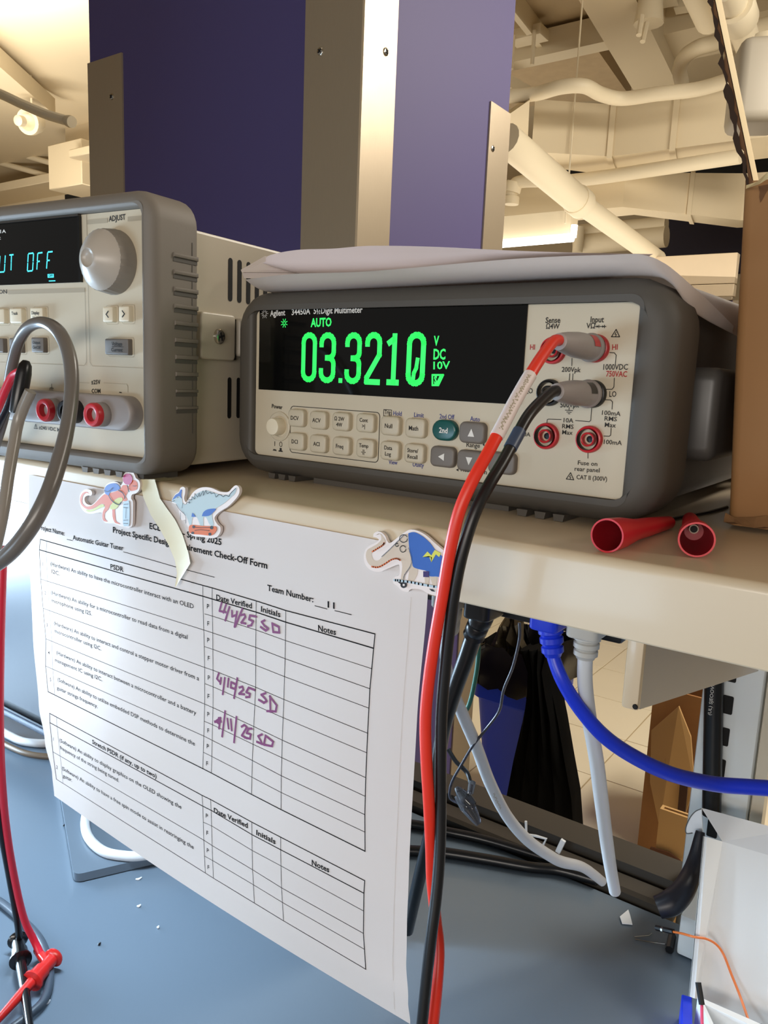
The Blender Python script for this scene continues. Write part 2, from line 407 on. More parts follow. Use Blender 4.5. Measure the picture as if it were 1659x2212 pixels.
duct('air_duct', 'large cream square duct with a bend, across the ceiling right of the pillar',
     [(1148, 328), (1320, 338), (1720, 287)], [(1188, 362), (1335, 381), (1720, 334)], [(1152, 214), (1322, 226), (1720, 150)], 1.02, M_ceil, [(0, .98), (1, .36)])
duct('air_duct', 'lower cream duct behind the big bent duct, kinked downward at its right end',
     [(1080, 470), (1345, 447), (1600, 476), (1720, 468)], [(1085, 492), (1370, 464), (1592, 492), (1720, 486)], [(1080, 412), (1345, 372), (1600, 374), (1720, 366)], .86, M_ceil, [(1, .55)])
bm = B(); q0 = at(1098, 250, 'z', 1.08)
loft(bm, [[at(x, y, 'z', 1.09) for x, y in ((1096, 330), (1139, 330), (1144, 216), (1098, 248))], [at(x, y, 'z', 1.3) for x, y in ((1096, 320), (1138, 320), (1143, 206), (1098, 240))]], True, True, True)
solo('duct_collar', bm, M_ceil, 'cream duct collar end between the steel guard and the big bent duct', 'duct')
# conduits along the main duct
cz = 1.16
C1 = [at(x, y, 'z', cz) for x, y in ((1100, 208), (1160, 202), (1212, 188), (1262, 186), (1300, 204), (1345, 213), (1420, 203), (1500, 194), (1560, 178), (1640, 150))]
pipe_thing('conduit', 'wavy cream conduit riding along the top of the big bent duct', C1, .026, cat='conduit')
C2 = [at(x, y, 'z', 1.4) for x, y in ((1473, 178), (1468, 150), (1480, 122), (1508, 103), (1545, 92), (1600, 70), (1700, 45))]
pipe_thing('conduit', 'cream conduit curving up in a hook from the end of the broad beam', C2, .030, cat='conduit')
C3 = [at(x, y, 'z', .955) for x, y in ((1200, 394), (1290, 384), (1380, 371), (1480, 356), (1600, 338))]
pipe_thing('conduit', 'straight cream conduit tucked under the big bent duct', C3, .028, cat='conduit')
C4 = [at(x, y, 'y', C3[0].y) for x, y in ((1206, 393), (1172, 391), (1130, 392), (1112, 398), (1106, 415), (1104, 437))]
pipe_thing('pipe_elbow', 'small cream pipe elbow with a trap beside the steel guard', C4, .028, rings=[(C4[3] + Vector((0, 0, .01)), C4[4], .038), (C4[4] - Z * .02, C4[5] - Z * .01, .036)])
# big diagonal drain pipe
dA = at(1092, 300, 'y', 2.2); dB = at(1258, 442, 'y', 2.75); dC = at(1420, 560, 'y', 3.5)
pipe_thing('drain_pipe', 'thick cream drain pipe slanting down from the steel guard toward the lamp', [dA, dA.lerp(dB, .5), dB], .052, rings=[(dB.lerp(dA, .10), dB, .057)])
bm = B(); tube(bm, [dB, dB.lerp(dC, .5), dC], .040, 18, smooth=False); solo('drain_pipe', bm, M_ceil_s, 'thinner lower length of the slanting cream drain pipe, below its coupling', 'pipe')
# small fittings top right
bm = B(); P = at(1402, 40, 'z', 1.55); tube(bm, [P + Z * .25, P + Z * .05, P - Z * .02], [.045, .05, .06], 14, smooth=False); 
t = thing('sprinkler_drop', 'cream ceiling fitting with two dangling rods on the right of the broad beam', 'fitting', P)
obj('fitting_body', bm, M_ceil_s, t)
for i, (x, y, x2, y2) in enumerate(((1386, 34, 1380, 76), (1397, 50, 1388, 90))):
    b = B(); tube(b, [at(x, y, 'z', 1.5), at(x2, y2, 'z', 1.42)], .011, 8, smooth=False); obj('rod', b, M_ceil_s, t)
for i, (pts, lab) in enumerate(((((1400, 24), (1466, 12)), 'short cream channel length right of the dangling rods'), (((1460, 32), (1520, 22)), 'second cream channel length, nearest the cardboard flap'))):
    p, q = [at(x, y, 'z', 1.75) for x, y in pts]; s_ = (q - p).cross(Z).normalized()
    solo('channel_length', prism_between(p, q, s_ * .07, Z * .05), M_ceil_s, lab, 'channel')
p, q = at(1390, 85, 'z', 1.7), at(1560, 45, 'z', 1.7); s_ = (q - p).cross(Z).normalized()
solo('cross_beam', prism_between(p, q + (q - p), -s_ * .35, Z * .2), M_ceil, 'shaded cream cross beam behind the hooked conduit', 'beam')
D1 = [at(x, y, 'z', 1.25) for x, y in ((1570, -30), (1590, 25), (1612, 85), (1628, 140))]
pipe_thing('pipe', 'cream pipe coming down to the wall box behind the cardboard flap', D1, .042, rings=[(D1[1] - (D1[2] - D1[1]) * .25, D1[1] + (D1[2] - D1[1]) * .3, .06)])
D2 = [at(x, y, 'z', 1.3) for x, y in ((1500, -40), (1520, 5), (1535, 40))]
pipe_thing('pipe', 'stub of cream pipe at the top edge, left of the cardboard flap', D2, .05)
bm = B(); P = at(1640, 190, 'y', 2.5); box(bm, P, (.16, .19, .24), Matrix.Rotation(.4, 3, 'Z')); bevel(bm, .03, 3); solo('junction_box', bm, mat('grey_white_box', (172, 163, 146), .5), 'grey white ceiling box behind the cardboard flap at the right edge', 'box')
bm = B(); box(bm, at(1652, 112, 'y', 2.5), (.07, .07, .11)); bevel(bm, .02); solo('junction_box', bm, M_ceil_s, 'small cream conduit box above the grey white ceiling box', 'box')
# black slab painting in the shade of the gap beyond the ducts
bm = B(); box(bm, at(1560, 370, 'y', 6.5), (3.0, .1, .5)); solo('shade_gap_panel', bm, M_slot, 'black slab standing in for the shade between the two ducts beside the cardboard flap', 'panel')
# lit linear lamp
lp0 = at(1076, 527, 'y', 3.0); lp1 = at(1238, 513, 'y', 3.0); lp2 = at(1241, 486, 'y', 3.0)
t = thing('linear_lamp', 'lit linear hanging lamp with upturned end, right of the pillar', 'lamp', lp0)
bm = B(); tube(bm, [lp0 - X * .8, lp0, lp1], .018, 12, smooth=False); obj('lamp_tube', bm, M_lamp, t)
bm = B(); tube(bm, [lp1, lp2], .014, 12, smooth=False); obj('lamp_end', bm, M_lamp, t)
bm = B(); loft(bm, [[p_, p_ + Y * .08, p_ + Y * .08 + Z * .10, p_ + Z * .10] for p_ in (lp0 - X * .8 + Z * .02 + Y * .03, lp1 + Z * .02 + Y * .03 - X * .03)], True, True, True); obj('lamp_housing', bm, M_ceil_s, t)
bm = B(); tube(bm, [lp1 - X * .04 + Z * .06, Vector((lp1.x - .04, lp1.y, CZ))], .004, 6, smooth=False); obj('hanger_wire', bm, M_ceil_s, t)
# background rails low down on the right
for i, (y0, lab) in enumerate(((497, 'upper cream wall pipe behind the slanting drain pipe'), (523, 'lower cream wall pipe just above the pile of papers'))):
    P = [at(1245, y0 + 5, 'y', 5.0), at(1440, y0 - 13, 'y', 5.0)]
    pipe_thing('wall_pipe', lab, [P[0], P[0].lerp(P[1], .5), P[1]], .05 if i == 0 else .07)
bm = B(); tube(bm, [at(1252, 490, 'y', 4.9), at(1247, 545, 'y', 4.9)], .035, 10, smooth=False); solo('wall_pipe', bm, M_ceil_s, 'short upright cream pipe beside the lit lamp', 'pipe')
# dark notice board far behind + partition
bm = B(); box(bm, at(1520, 512, 'y', 8.9), (1.05, .05, .80)); bevel(bm, .01, 1); solo('notice_board', bm, M_navy, 'dark navy board on the far wall behind the partition top', 'board')
yp = 3.4
PB = 1440
A0 = at(1360, 560, 'y', yp); A1 = at(1594, 545, 'y', yp)
t = thing('office_partition', 'cream topped purple partition between the paper pile and the cardboard box', 'partition', A1)
def ppan(name, y0, y1, M, d=.0, th=.05):
    z0 = FZ + .002 if y1 == PB else at(1594, y1, 'y', yp).z; z1 = at(1594, y0, 'y', yp).z
    b = B(); box(b, ((A0.x - .4 + A1.x) / 2, yp + d + th / 2, (z0 + z1) / 2), (A1.x - A0.x + .4, th, z1 - z0)); bevel(b, .0025, 1); obj(name, b, M, t)
ppan('top_rail', 545, 611, M_cream); ppan('lower_rail', 612.5, 639, M_cream); ppan('bottom_rail_edge', 640, 648, M_steel, -.005); ppan('fabric_panel', 649, PB, M_purple, .012, .03)
b = B(); z0 = FZ + .002; box(b, (A1.x + .014, yp + .02, (z0 + at(1594, 649, 'y', yp).z) / 2), (.024, .05, at(1594, 649, 'y', yp).z - z0)); obj('end_post', b, M_steel, t)

# ---- upper left corner
zL = 1.9
p = [at(x, y, 'z', zL) for x, y in ((-60, 95), (0, 145), (105, 237), (120, 250))]
bm = B(); q = [at(x, y, 'z', zL) for x, y in ((-60, 160), (0, 190), (108, 246), (120, 252))]
loft(bm, [[a_, b_, b_ + Z * .35 * 0 + Z * .12, a_ + Z * .12] for a_, b_ in zip(p, q)], True, True, True); solo('ceiling_beam', bm, M_ceil, 'cream beam edge tapering toward the pillar in the upper left corner', 'beam')
F1 = [at(x, y, 'y', 1.5) for x, y in ((-40, 192), (0, 203), (50, 226), (100, 247), (150, 262))]
t = thing('flexible_conduit', 'ribbed flexible conduit left of the pillar', 'conduit', F1[0])
Q = spline(F1, 40); rr = [.0150 + (.003 if i % 2 else -.002) for i in range(len(Q))]
bm = B(); tube(bm, Q, rr, 12, smooth=False); obj('ribbed_hose', bm, M_ceil_s, t)
bm = B(); dq = (Q[-1] - Q[-8]).normalized(); lathe(bm, Q[-1] - dq * .012, Q[-1] + dq * .02, [(0, .019), (.012, .021), (.028, .020), (.030, .008)], 16); obj('connector', bm, M_ceil_s, t)
P = at(52, 258, 'y', 3.0)
t = thing('alarm_bell', 'round cream alarm bell under the ribbed conduit', 'bell', P)
bm = B(); lathe(bm, P + Vector((-.02, .12, .02)), P + Vector((.06, -.06, -.04)), [(0, .03), (.03, .075), (.10, .088), (.13, .085), (.13, .06), (.10, .03), (.09, .001)], 24); obj('gong', bm, M_ceil_s, t)
bm = B(); lathe(bm, P + Vector((.05, -.04, -.03)), P + Vector((.085, -.13, -.05)), [(0, .035), (.05, .035), (.06, .02)], 14); obj('striker', bm, M_ceil_s, t)
bm = B(); q = P + Vector((0, .06, 0)); tube(bm, [q, Vector((q.x, q.y, CZ))], .008, 8, smooth=False); obj('hanger_rod', bm, M_ceil_s, t)
for i, (pts, rad, lab) in enumerate(((((-30, 252), (0, 270), (60, 290), (190, 325)), .026, 'upper thin cream pipe left of the pillar, ending at the boxed duct'),
        (((-30, 315), (0, 322), (60, 338), (190, 375)), .026, 'middle thin cream pipe left of the pillar, below the bell'),
        (((-30, 345), (0, 352), (60, 368), (190, 405)), .026, 'lower thin cream pipe left of the pillar'))):
    pipe_thing('pipe', lab, [at(x, y, 'y', 4.3) for x, y in pts], rad)
def boxpx(name, label, x0, y0, x1, y1, yy, depth, M, cat='duct', rot=0):
    c0 = at(x0, (y0 + y1) / 2, 'y', yy); c1 = at(x1, (y0 + y1) / 2, 'y', yy); z0 = at((x0 + x1) / 2, y1, 'y', yy).z; z1 = at((x0 + x1) / 2, y0, 'y', yy).z
    b = B(); box(b, ((c0.x + c1.x) / 2, yy + depth / 2, (z0 + z1) / 2), (c1.x - c0.x, depth, z1 - z0)); bevel(b, .006, 1); return solo(name, b, M, label, cat)
boxpx('boxed_duct', 'square cream boxed duct beside the steel guard, upper left', 104, 306, 176, 404, 3.7, .5, M_ceil)
boxpx('duct_end', 'grey cream duct end box above the square boxed duct', 140, 252, 230, 312, 3.9, .4, mat('grey_cream_duct', (186, 168, 136), .7))
boxpx('duct_shelf', 'pale cream duct flank right of the square boxed duct', 148, 314, 230, 332, 3.60, .2, M_ceil)
boxpx('long_duct', 'long cream duct low in the upper left corner', -80, 392, 110, 410, 4.2, .4, M_ceil)
boxpx('wall_band', 'lower cream bulkhead just above the power supply top', -80, 412, 230, 520, 4.6, .2, M_ceil, 'bulkhead')
bm = B(); box(bm, at(168, 424, 'y', 4.57), (.35, .06, .05)); solo('dark_vent', bm, M_slot, 'dark slit vent above the power supply, left of the pillar', 'vent')
# ================================================================== THE BENCH
DZ = -0.35
bm = B(); box(bm, (-.2, -.336, DZ - .016), (2.8, 1.328, .032)); bevel(bm, .003, 2)
solo('bench_top', bm, M_desk, 'blue grey laminate bench top under the shelf', 'table')
prof = [(.36, 0), (.36, -.004), (.0022, -.004), (.0022, -.0265), (.0016, -.0271), (.0006, -.0271), (0, -.0265)]
prof += [(.0034 - .0034 * math.cos(a), -.0034 + .0034 * math.sin(a)) for a in [math.pi / 2 * i / 6 for i in range(7)]]
bm = B(); loft(bm, [[Vector((x, y, z)) for y, z in prof] for x in (-1.2, .62)], True, True, True)
t = thing('shelf', 'cream painted metal shelf carrying the instruments above the bench', 'shelf', Vector((0, .18, -.027)))
obj('shelf_deck', bm, M_cream, t, angle=30)
# end bracket under the shelf
BY = .035
xb = at(1376, 1440, 'y', BY).x; zb0 = at(1383, 1531, 'y', BY).z
bm = B(); pl = [(BY, -.0285), (BY, zb0), (BY + .004, zb0 - .002), (.325, -.135), (.325, -.0285)]
loft(bm, [[Vector((x, y, z)) for y, z in pl] for x in (xb, xb + .0016)], True, True, True)
br = obj('bracket', bm, mat('grey_bracket_metal', (172, 178, 188), .3, .3), t, 'grey triangular end bracket')
bm = B(); loft(bm, [[Vector((x, y, z)) for x, y in ((xb - .0035, BY - .004), (xb + .003, BY - .004), (xb + .003, BY), (xb - .0035, BY))] for z in (-.0285, zb0)], True, True, True); bevel(bm, .0012, 2); obj('bracket_flange', bm, M_cream, br)
bm = B(); box(bm, (xb + .19, BY - .002, -.0315), (.38, .006, .0055)); bevel(bm, .0018, 3); obj('bracket_lip', bm, M_cream, br)
bm = B(); P = Vector((xb + .0018, BY + .032, -.04)); box(bm, P, (.0008, .016, .009)); obj('slot_cover', bm, M_upright, br)
bm = B(); P = at(1372, 1527, 'y', BY - .0042); lathe(bm, P, P + Vector((0, -.0006, 0)), [(0, .0011), (.0004, .0009)], 10); obj('bolt_hole', bm, M_slot, br)
# slotted upright
UY = .355
u0 = at(1508, 1560, 'y', UY).x; u1 = at(1640, 1560, 'y', UY).x
t = thing('slotted_upright', 'white slotted steel upright standing behind the bench, with a black hose down it', 'upright', Vector(((u0 + u1) / 2, UY, FZ)))
bm = B(); box(bm, ((u0 + u1) / 2, UY + .0175, (FZ + .06) / 2), (u1 - u0, .035, .06 - FZ)); bevel(bm, .003, 2); obj('post', bm, M_upright, t)
us = at(1568, 1555, 'y', UY).x; zs = at(1572, 1522, 'y', UY).z
for k in range(-2, 6):
    bm = B(); z = zs - k * .0256
    PLs = Plane((us, UY - .0004, z), X, Z); slab(bm, PLs, rrect(-.0038, -.0072, .0038, .0072, .001, 2), 0, .0005)
    obj('slot', bm, M_slot, t, smooth=False)
bm = B(); box(bm, (u1 + .006, UY + .012, (FZ + .06) / 2), (.008, .02, .06 - FZ)); obj('side_channel', bm, M_case, t)
bm = B(); P = at(1475, 2068, 'z', DZ); Q = at(1500, 2085, 'z', DZ); 
box(bm, (P.x + .012, P.y + .02, DZ + .0165), (.034, .04, .032)); bevel(bm, .002); solo('foot_block', bm, M_upright, 'white foot block on the bench beside the white carton', 'block')
hose = [at(1543, 1462, 'y', UY - .006), at(1541, 1560, 'y', UY - .006), at(1539, 1660, 'y', UY - .007), at(1537, 1760, 'y', UY - .008)]
bm = B(); tube(bm, hose, .0070, 14); t2 = thing('printed_cord', 'thick black printed cord taped down the slotted upright', 'cord', hose[-1])
obj('cord_jacket', bm, M_black_pl, t2)
PLc = Plane(hose[1] + Vector((0, -.0061, 0)), Z, -X)
pr = Print()
z_of = lambda y: at(1545, y, 'y', UY - .012)
a_ = at(1536, 1545, 'y', UY - .0137); b_ = at(1545, 1467, 'y', UY - .0137)
pr.text('(UL) SJEOOW C', (a_.x, a_.z), .0024, (b_.x, b_.z)); pr.build('cord_print', lambda u, v: Vector((u, UY - .0140, v)), M_white_ink, t2)
# dark rear rail behind the bench, and the black hose bending beside the carton
bm = B(); pl = [(.331, DZ - .03), (.331, DZ + .004), (.335, DZ + .006), (.352, DZ + .006), (.353, DZ + .001), (.358, DZ + .001), (.359, DZ + .012), (.392, DZ + .012), (.394, DZ + .010), (.394, DZ - .03)]
loft(bm, [[Vector((x, y, z)) for y, z in pl] for x in (-1.2, u0 - .004)], True, True, True); solo('rear_cable_rail', bm, M_dark_metal, 'dark brown metal cable rail along the back of the bench', 'rail', smooth=False)
hp = [at(1513, 1796, 'y', .318), at(1503, 1850, 'y', .31), at(1492, 1890, 'y', .30), at(1475, 1925, 'y', .285), at(1449, 1950, 'y', .275), at(1420, 1960, 'y', .27)]
bm = B(); tube(bm, hp, [.0032, .0050, .0068, .0080, .0088, .0074], 16)
t = thing('black_hose', 'thick black hose bending down beside the white carton', 'hose', hp[-1]); obj('hose_body', bm, mat('black_hose_rubber', (24, 26, 36), .4), t)
# task lamp under the shelf (behind the hanging form)
t = thing('task_lamp', 'slim cool white lamp fixed under the shelf behind the hanging form', 'lamp', Vector((-.15, .055, -.012)))
bm = B(); box(bm, (-.15, .055, -.020), (.24, .045, .031)); bevel(bm, .004); obj('lamp_housing', bm, M_case, t)
bm = B(); box(bm, (-.15, .055, -.0375), (.21, .03, .003)); bevel(bm, .001); obj('lamp_diffuser', bm, mat('cool_lamp_diffuser', (214, 234, 255), .5, emit=2.5), t)
# power strip under the shelf with plugs
SY = .05
S2 = .088
e1 = at(1342, 1394, 'y', S2 - .013)
t = thing('power_strip', 'black power strip screwed under the shelf edge', 'power strip', Vector((.1, S2, -.024)))
bm = B(); box(bm, (e1.x - .15, S2, (-.0045 + e1.z) / 2), (.3, .026, -.0045 - e1.z)); bevel(bm, .0015); obj('strip_body', bm, M_black_pl, t)
zst = e1.z
# ================================================================== THE MULTIMETER
MP = Plane((0, .0578, .0126), (math.cos(-.0157), math.sin(-.0157), 0), Z)
W_, H_ = .2080, .0769
def frame(bm, P, inner, outer, n_front, n_back, rin, rout, r, k=6, depth_in=-.003):
    iu0, iv0, iu1, iv1 = inner; ou0, ov0, ou1, ov1 = outer
    L = [[P.w(u, v, depth_in) for u, v in rrect(iu0, iv0, iu1, iv1, rin, 6)], [P.w(u, v, n_front - .0025) for u, v in rrect(iu0, iv0, iu1, iv1, rin, 6)]]
    for i in range(1, 4):
        a = math.pi / 2 * i / 3; q = .0025 * (1 - math.cos(a)); L.append([P.w(u, v, n_front - .0025 + .0025 * math.sin(a)) for u, v in rrect(iu0 - q, iv0 - q, iu1 + q, iv1 + q, rin + q, 6)])
    for i in range(k + 1):
        a = math.pi / 2 * i / k; q = r * (1 - math.sin(a)); d = r * (1 - math.cos(a))
        L.append([P.w(u, v, n_front - d) for u, v in rrect(ou0 + q, ov0 + q, ou1 - q, ov1 - q, max(rout - q, .002), 6)])
    for i in range(0, k + 1):
        a = math.pi / 2 * i / k; q = r * .5 * (1 - math.cos(a)); d = r * .5 * (1 - math.sin(a))
        L.append([P.w(u, v, n_back + d) for u, v in rrect(ou0 + q, ov0 + q, ou1 - q, ov1 - q, max(rout - q, .002), 6)])
    L.append([P.w(u, v, n_back) for u, v in rrect(iu0, iv0, iu1, iv1, rin, 6)])
    loft(bm, L, True); return bm
t = thing('multimeter', 'bench digital multimeter with green digits and dark grey bumper, standing on the shelf', 'multimeter', MP.w(.104, -.0126, -.1)); MM = t
bm = frame(B(), MP, (-.0006, -.0006, W_ + .0006, H_ + .0006), (-.0158, -.0105, .2236, .0872), .0032, -.034, .003, .020, .010)
bump = obj('front_bumper', bm, M_bumper_d, t, 'dark grey rubber bumper', angle=50)
for u0_ in (.012, .0195, .027, .163, .1715, .180):      # ribbed feet under the bumper
    bm = B(); P = MP; loft(bm, [[P.w(u0_, -.0095, n), P.w(u0_ + .0052, -.0095, n), P.w(u0_ + .0046, -.0124, n), P.w(u0_ + .0006, -.0124, n)] for n in (.002, -.030)], True, True, True); obj('foot_rib', bm, M_bumper_d, bump)
bm = B(); loft(bm, [[MP.w(u, -.0095, n), MP.w(u, -.0124, n)] for u in (.05, .15) for n in (0,)], False); bm.free()
bm = B(); box(bm, MP.w(.098, -.0109, -.016), (.115, .024, .0033)); obj('foot_pad', bm, M_bumper_d, bump)
bm = B(); L = rrect(-.004, -.007, .212, .083, .006); loft(bm, [[MP.w(u, v, n) for u, v in L] for n in (-.008, -.255)], True, True, True); obj('case', bm, mat('meter_case_metal', (84, 78, 72), .5), t)
bm = frame(B(), MP, (-.002, -.005, .210, .081), (-.0158, -.0105, .2236, .0872), -.225, -.27, .003, .020, .010); obj('rear_bumper', bm, M_bumper_d, t, angle=50)
bm = B(); slab(bm, Plane(MP.w(.214, 0, 0), -MP.N, Z), rrect(.045, .014, .098, .0545, .006), -.006, .016, .004); obj('carrying_handle', bm, mat('handle_grey', (74, 72, 70), .38), t, 'grey carrying handle hub')
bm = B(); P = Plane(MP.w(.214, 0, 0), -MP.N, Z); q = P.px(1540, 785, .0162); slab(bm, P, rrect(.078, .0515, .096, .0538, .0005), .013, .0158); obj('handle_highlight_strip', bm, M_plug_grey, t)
# front panel
bm = B(); slab(bm, MP, rrect(-.0004, -.0004, W_ + .0004, H_ + .0004, .003), -.004, 0); pan = obj('front_panel', bm, M_panel, t)
d0 = MP.px(561.5, 842); d1 = MP.px(1141.0, 655)
D0u, D0v, D1u, D1v = .0022, .0353, .1608, H_ + .0003
bm = B(); slab(bm, MP, [(D0u, D0v), (D1u, D0v), (D1u, D1v), (D0u, D1v)], 0, .0006); disp = obj('display_window', bm, M_glass, t, 'glossy black display window', smooth=False)
NQ = .0007
mp = lambda x, y: MP.px(x, y, NQ)
fn = lambda u, v: MP.w(u, v, NQ)
def T(pr, s, ax, ay, bx, by, h, bold=.012): pr.text(s, mp(ax, ay), h, mp(bx, by), bold)
# white print at the top of the window
pr = Print()
T(pr, 'Agilent', 583.5, 683.0, 616, 681, .0030, .02); T(pr, '34450A  5', 630, 680.5, 683.0, 677.5, .0030, .02)
T(pr, '1', 684.2, 674.2, 686.2, 674.1, .0017, .02); T(pr, '2', 688.4, 678.0, 691.8, 677.9, .0017, .02); pr.line([mp(685.0, 678.5), mp(690.2, 669.5)], .00028)
T(pr, 'Digit Multimeter', 693.5, 677.5, 783, 675.2, .0030, .02)
c = mp(571.5, 677.5)
for k in range(12):
    a = 2 * math.pi * k / 12; r0, r1 = .0010, (.0022 if k % 2 else .0027)
    pr.line([(c[0] + r0 * math.cos(a), c[1] + r0 * math.sin(a)), (c[0] + r1 * math.cos(a), c[1] + r1 * math.sin(a))], .00022)
pr.build('window_print', fn, M_white_ink, disp)
# green digits
pr = Print()
def arc(cx, cy, rx, ry, a0, a1, n=7): return [(cx + rx * math.cos(math.radians(a0 + (a1 - a0) * i / n)), cy + ry * math.sin(math.radians(a0 + (a1 - a0) * i / n))) for i in range(n + 1)]
def digit(ch, x0, x1, yt0, yt1, yb0, yb1, wd):
    """x range and top / bottom rows in photo pixels, at the left and right side"""
    tl, tr, bl, br = mp(x0, yt0), mp(x1, yt1), mp(x0, yb0), mp(x1, yb1)
    u0, u1, v0, v1 = (tl[0] + bl[0]) / 2 + wd / 2, (tr[0] + br[0]) / 2 - wd / 2, (bl[1] + br[1]) / 2 + wd / 2, (tl[1] + tr[1]) / 2 - wd / 2
    w, h = u1 - u0, v1 - v0; cu = (u0 + u1) / 2; r = w / 2; vm = (v0 + v1) / 2; R = r * .95
    if ch == '0': pr.loop([(u1, v0 + R), (u1, v1 - R)] + arc(cu, v1 - R, r, R, 0, 180) + [(u0, v0 + R)] + arc(cu, v0 + R, r, R, 180, 360), wd)
    if ch == '3':
        g = r * .8
        pr.line([(u0, v1 - R * 1.3), (u0, v1 - R)] + arc(cu, v1 - R, r, R, 180, 0) + [(u1, vm + g)] + arc(u1 - g, vm + g, g, g, 0, -90) + [(cu - r * .15, vm)], wd)
        pr.line([(u1 - g, vm)] + arc(u1 - g, vm - g, g, g, 90, 0) + [(u1, v0 + R)] + arc(cu, v0 + R, r, R, 0, -180) + [(u0, v0 + R * 1.3)], wd)
    if ch == '2':
        pr.line([(u0, v1 - R * 1.3), (u0, v1 - R)] + arc(cu, v1 - R, r, R, 180, 0) + [(u1, vm + h * .08), (u0 + w * .02, v0 + h * .09), (u0, v0)], wd); pr.line([(u0, v0), (u1, v0)], wd)
    if ch == '1':
        pr.line([(cu + w * .1, v1), (cu + w * .1, v0)], wd); pr.line([(u0 + w * .1, v0), (u1, v0)], wd); pr.line([(cu, v1 - h * .08), (u0 + w * .05, v1 - h * .16)], wd)
wd = .0028
digit('0', 651, 684, 718, 718, 825, 826, wd); digit('3', 689.5, 725, 718, 718, 827, 828, wd); digit('3', 745, 780.5, 718, 718, 829, 830, wd)
digit('2', 788, 824, 718, 717, 831, 832, wd); digit('1', 833, 865, 718, 718, 832, 833, wd); digit('0', 878, 919, 717, 717, 834, 835, wd)
q0, q1 = mp(731, 827), mp(739.5, 817); pr.poly([(q0[0], q0[1]), (q1[0], q0[1]), (q1[0], q1[1]), (q0[0], q1[1])])
pr.line([mp(902, 776), mp(899, 795), mp(894, 806), mp(892, 822)], .0021)
def D(s, ax, ay, bx, by, h, b=.03): pr.text(s, mp(ax, ay), h, mp(bx, by), b)
D('AUTO', 671, 706, 716, 704.5, .0042); D('V', 936.5, 746, 948, 746, .0042); D('DC', 936, 776, 962, 776, .0046); D('10V', 936, 797.5, 972, 796.5, .0034, .02)
c = mp(614, 698)
for k in range(8):
    a = 2 * math.pi * k / 8 + .4; pr.line([(c[0] + .0007 * math.cos(a), c[1] + .0007 * math.sin(a)), (c[0] + .0023 * math.cos(a), c[1] + .0023 * math.sin(a))], .0004)
q = [mp(934, 832), mp(947, 832), mp(957.5, 810), mp(934, 810)]
pr.loop(q, .0009); pr.line([mp(945, 829), mp(953, 812)], .0016); pr.text('S', mp(937.5, 829), .0036, mp(944, 829), .05)
pr.build('green_readout', fn, M_green, disp, 'glowing green readout')
# buttons
def button(parent, P, px, py, w2, h2, M, n1=.0032, r=.0022, name='button', label=None, bev=.0011, foot=True):
    u, v = P.px(px, py, n1); bm = B(); slab(bm, P, rrect(u - w2, v - h2, u + w2, v + h2, r), -.0005, n1, bev)
    b = obj(name, bm, M, parent, label); 
    return b, u, v
def lab(parent, P, u, v, lines, h, M, n, bold=.015, lead=1.55, xs=.92, name='button_print'):
    pr = Print(); k = len(lines)
    for i, s in enumerate(lines): pr.text(s, (u, v + ((k - 1) / 2 - i) * h * lead - h / 2), h, None, bold, 'C', 0, xs)
    pr.build(name, lambda a, b: P.w(a, b, n + .00015), M, parent)
for px, py, lines in ((638, 903, ['DCV']), (685, 908, ['ACV']), (734.5, 911, ['\u03a9 2W', '  4W']), (787, 914, ['Cont', '>|']), (638, 954, ['DCI']), (685, 959, ['ACI']), (735, 964, ['Freq']), (787, 969, ['Temp', '-||-']),
                     (841, 920, ['Null']), (895, 925, ['Math']), (840, 974, ['Data', 'Log']), (893, 980, ['Store/', 'Recall'])):
    b, u, v = button(t, MP, px, py, .0056, .0046, M_button); lab(b, MP, u - .0004, v, lines, .0019 if len(lines) == 2 else .0021, M_ink, .0032)
b, u, v = button(t, MP, 958, 929.5, .0066, .0048, M_teal, .003, .0048, label='oval teal button'); lab(b, MP, u, v, ['2nd'], .0024, M_white_ink, .003, .025)
for px, py, g in ((1018, 935, 'u'), (954, 987, 'l'), (1013, 996, 'd'), (1082, 1001, None)):
    b, u, v = button(t, MP, px, py, .0066, .0048, M_grey_btn, .003, .0026, label='grey arrow button')
    if g:
        pr = Print(); k = .0017
        pr.poly({'u': [(u - k, v - k), (u + k, v - k), (u, v + k * 1.1)], 'd': [(u - k, v + k), (u, v - k * 1.1), (u + k, v + k)], 'l': [(u + k * .8, v - k), (u + k * .8, v + k), (u - k * 1.1, v)]}[g])
        pr.build('arrow_mark', lambda a, b_: MP.w(a, b_, .00315), M_white_ink, b)
# power switch
u, v = MP.px(604, 921)
bm = B(); lathe(bm, MP.w(u, v, -.001), MP.w(u, v, .01), [(0, .0082), (.0016, .0080), (.0020, .0072), (.0014, .0056), (.0006, .0052)], 28, False); ring = obj('power_switch_ring', bm, M_panel, t)
bm = B(); lathe(bm, MP.w(u, v, .0), MP.w(u, v, .01), [(0, .0048), (.0050, .0047), (.0058, .0043), (.0060, .003)], 28); obj('power_switch', bm, M_white_button, t, 'round pale power switch')
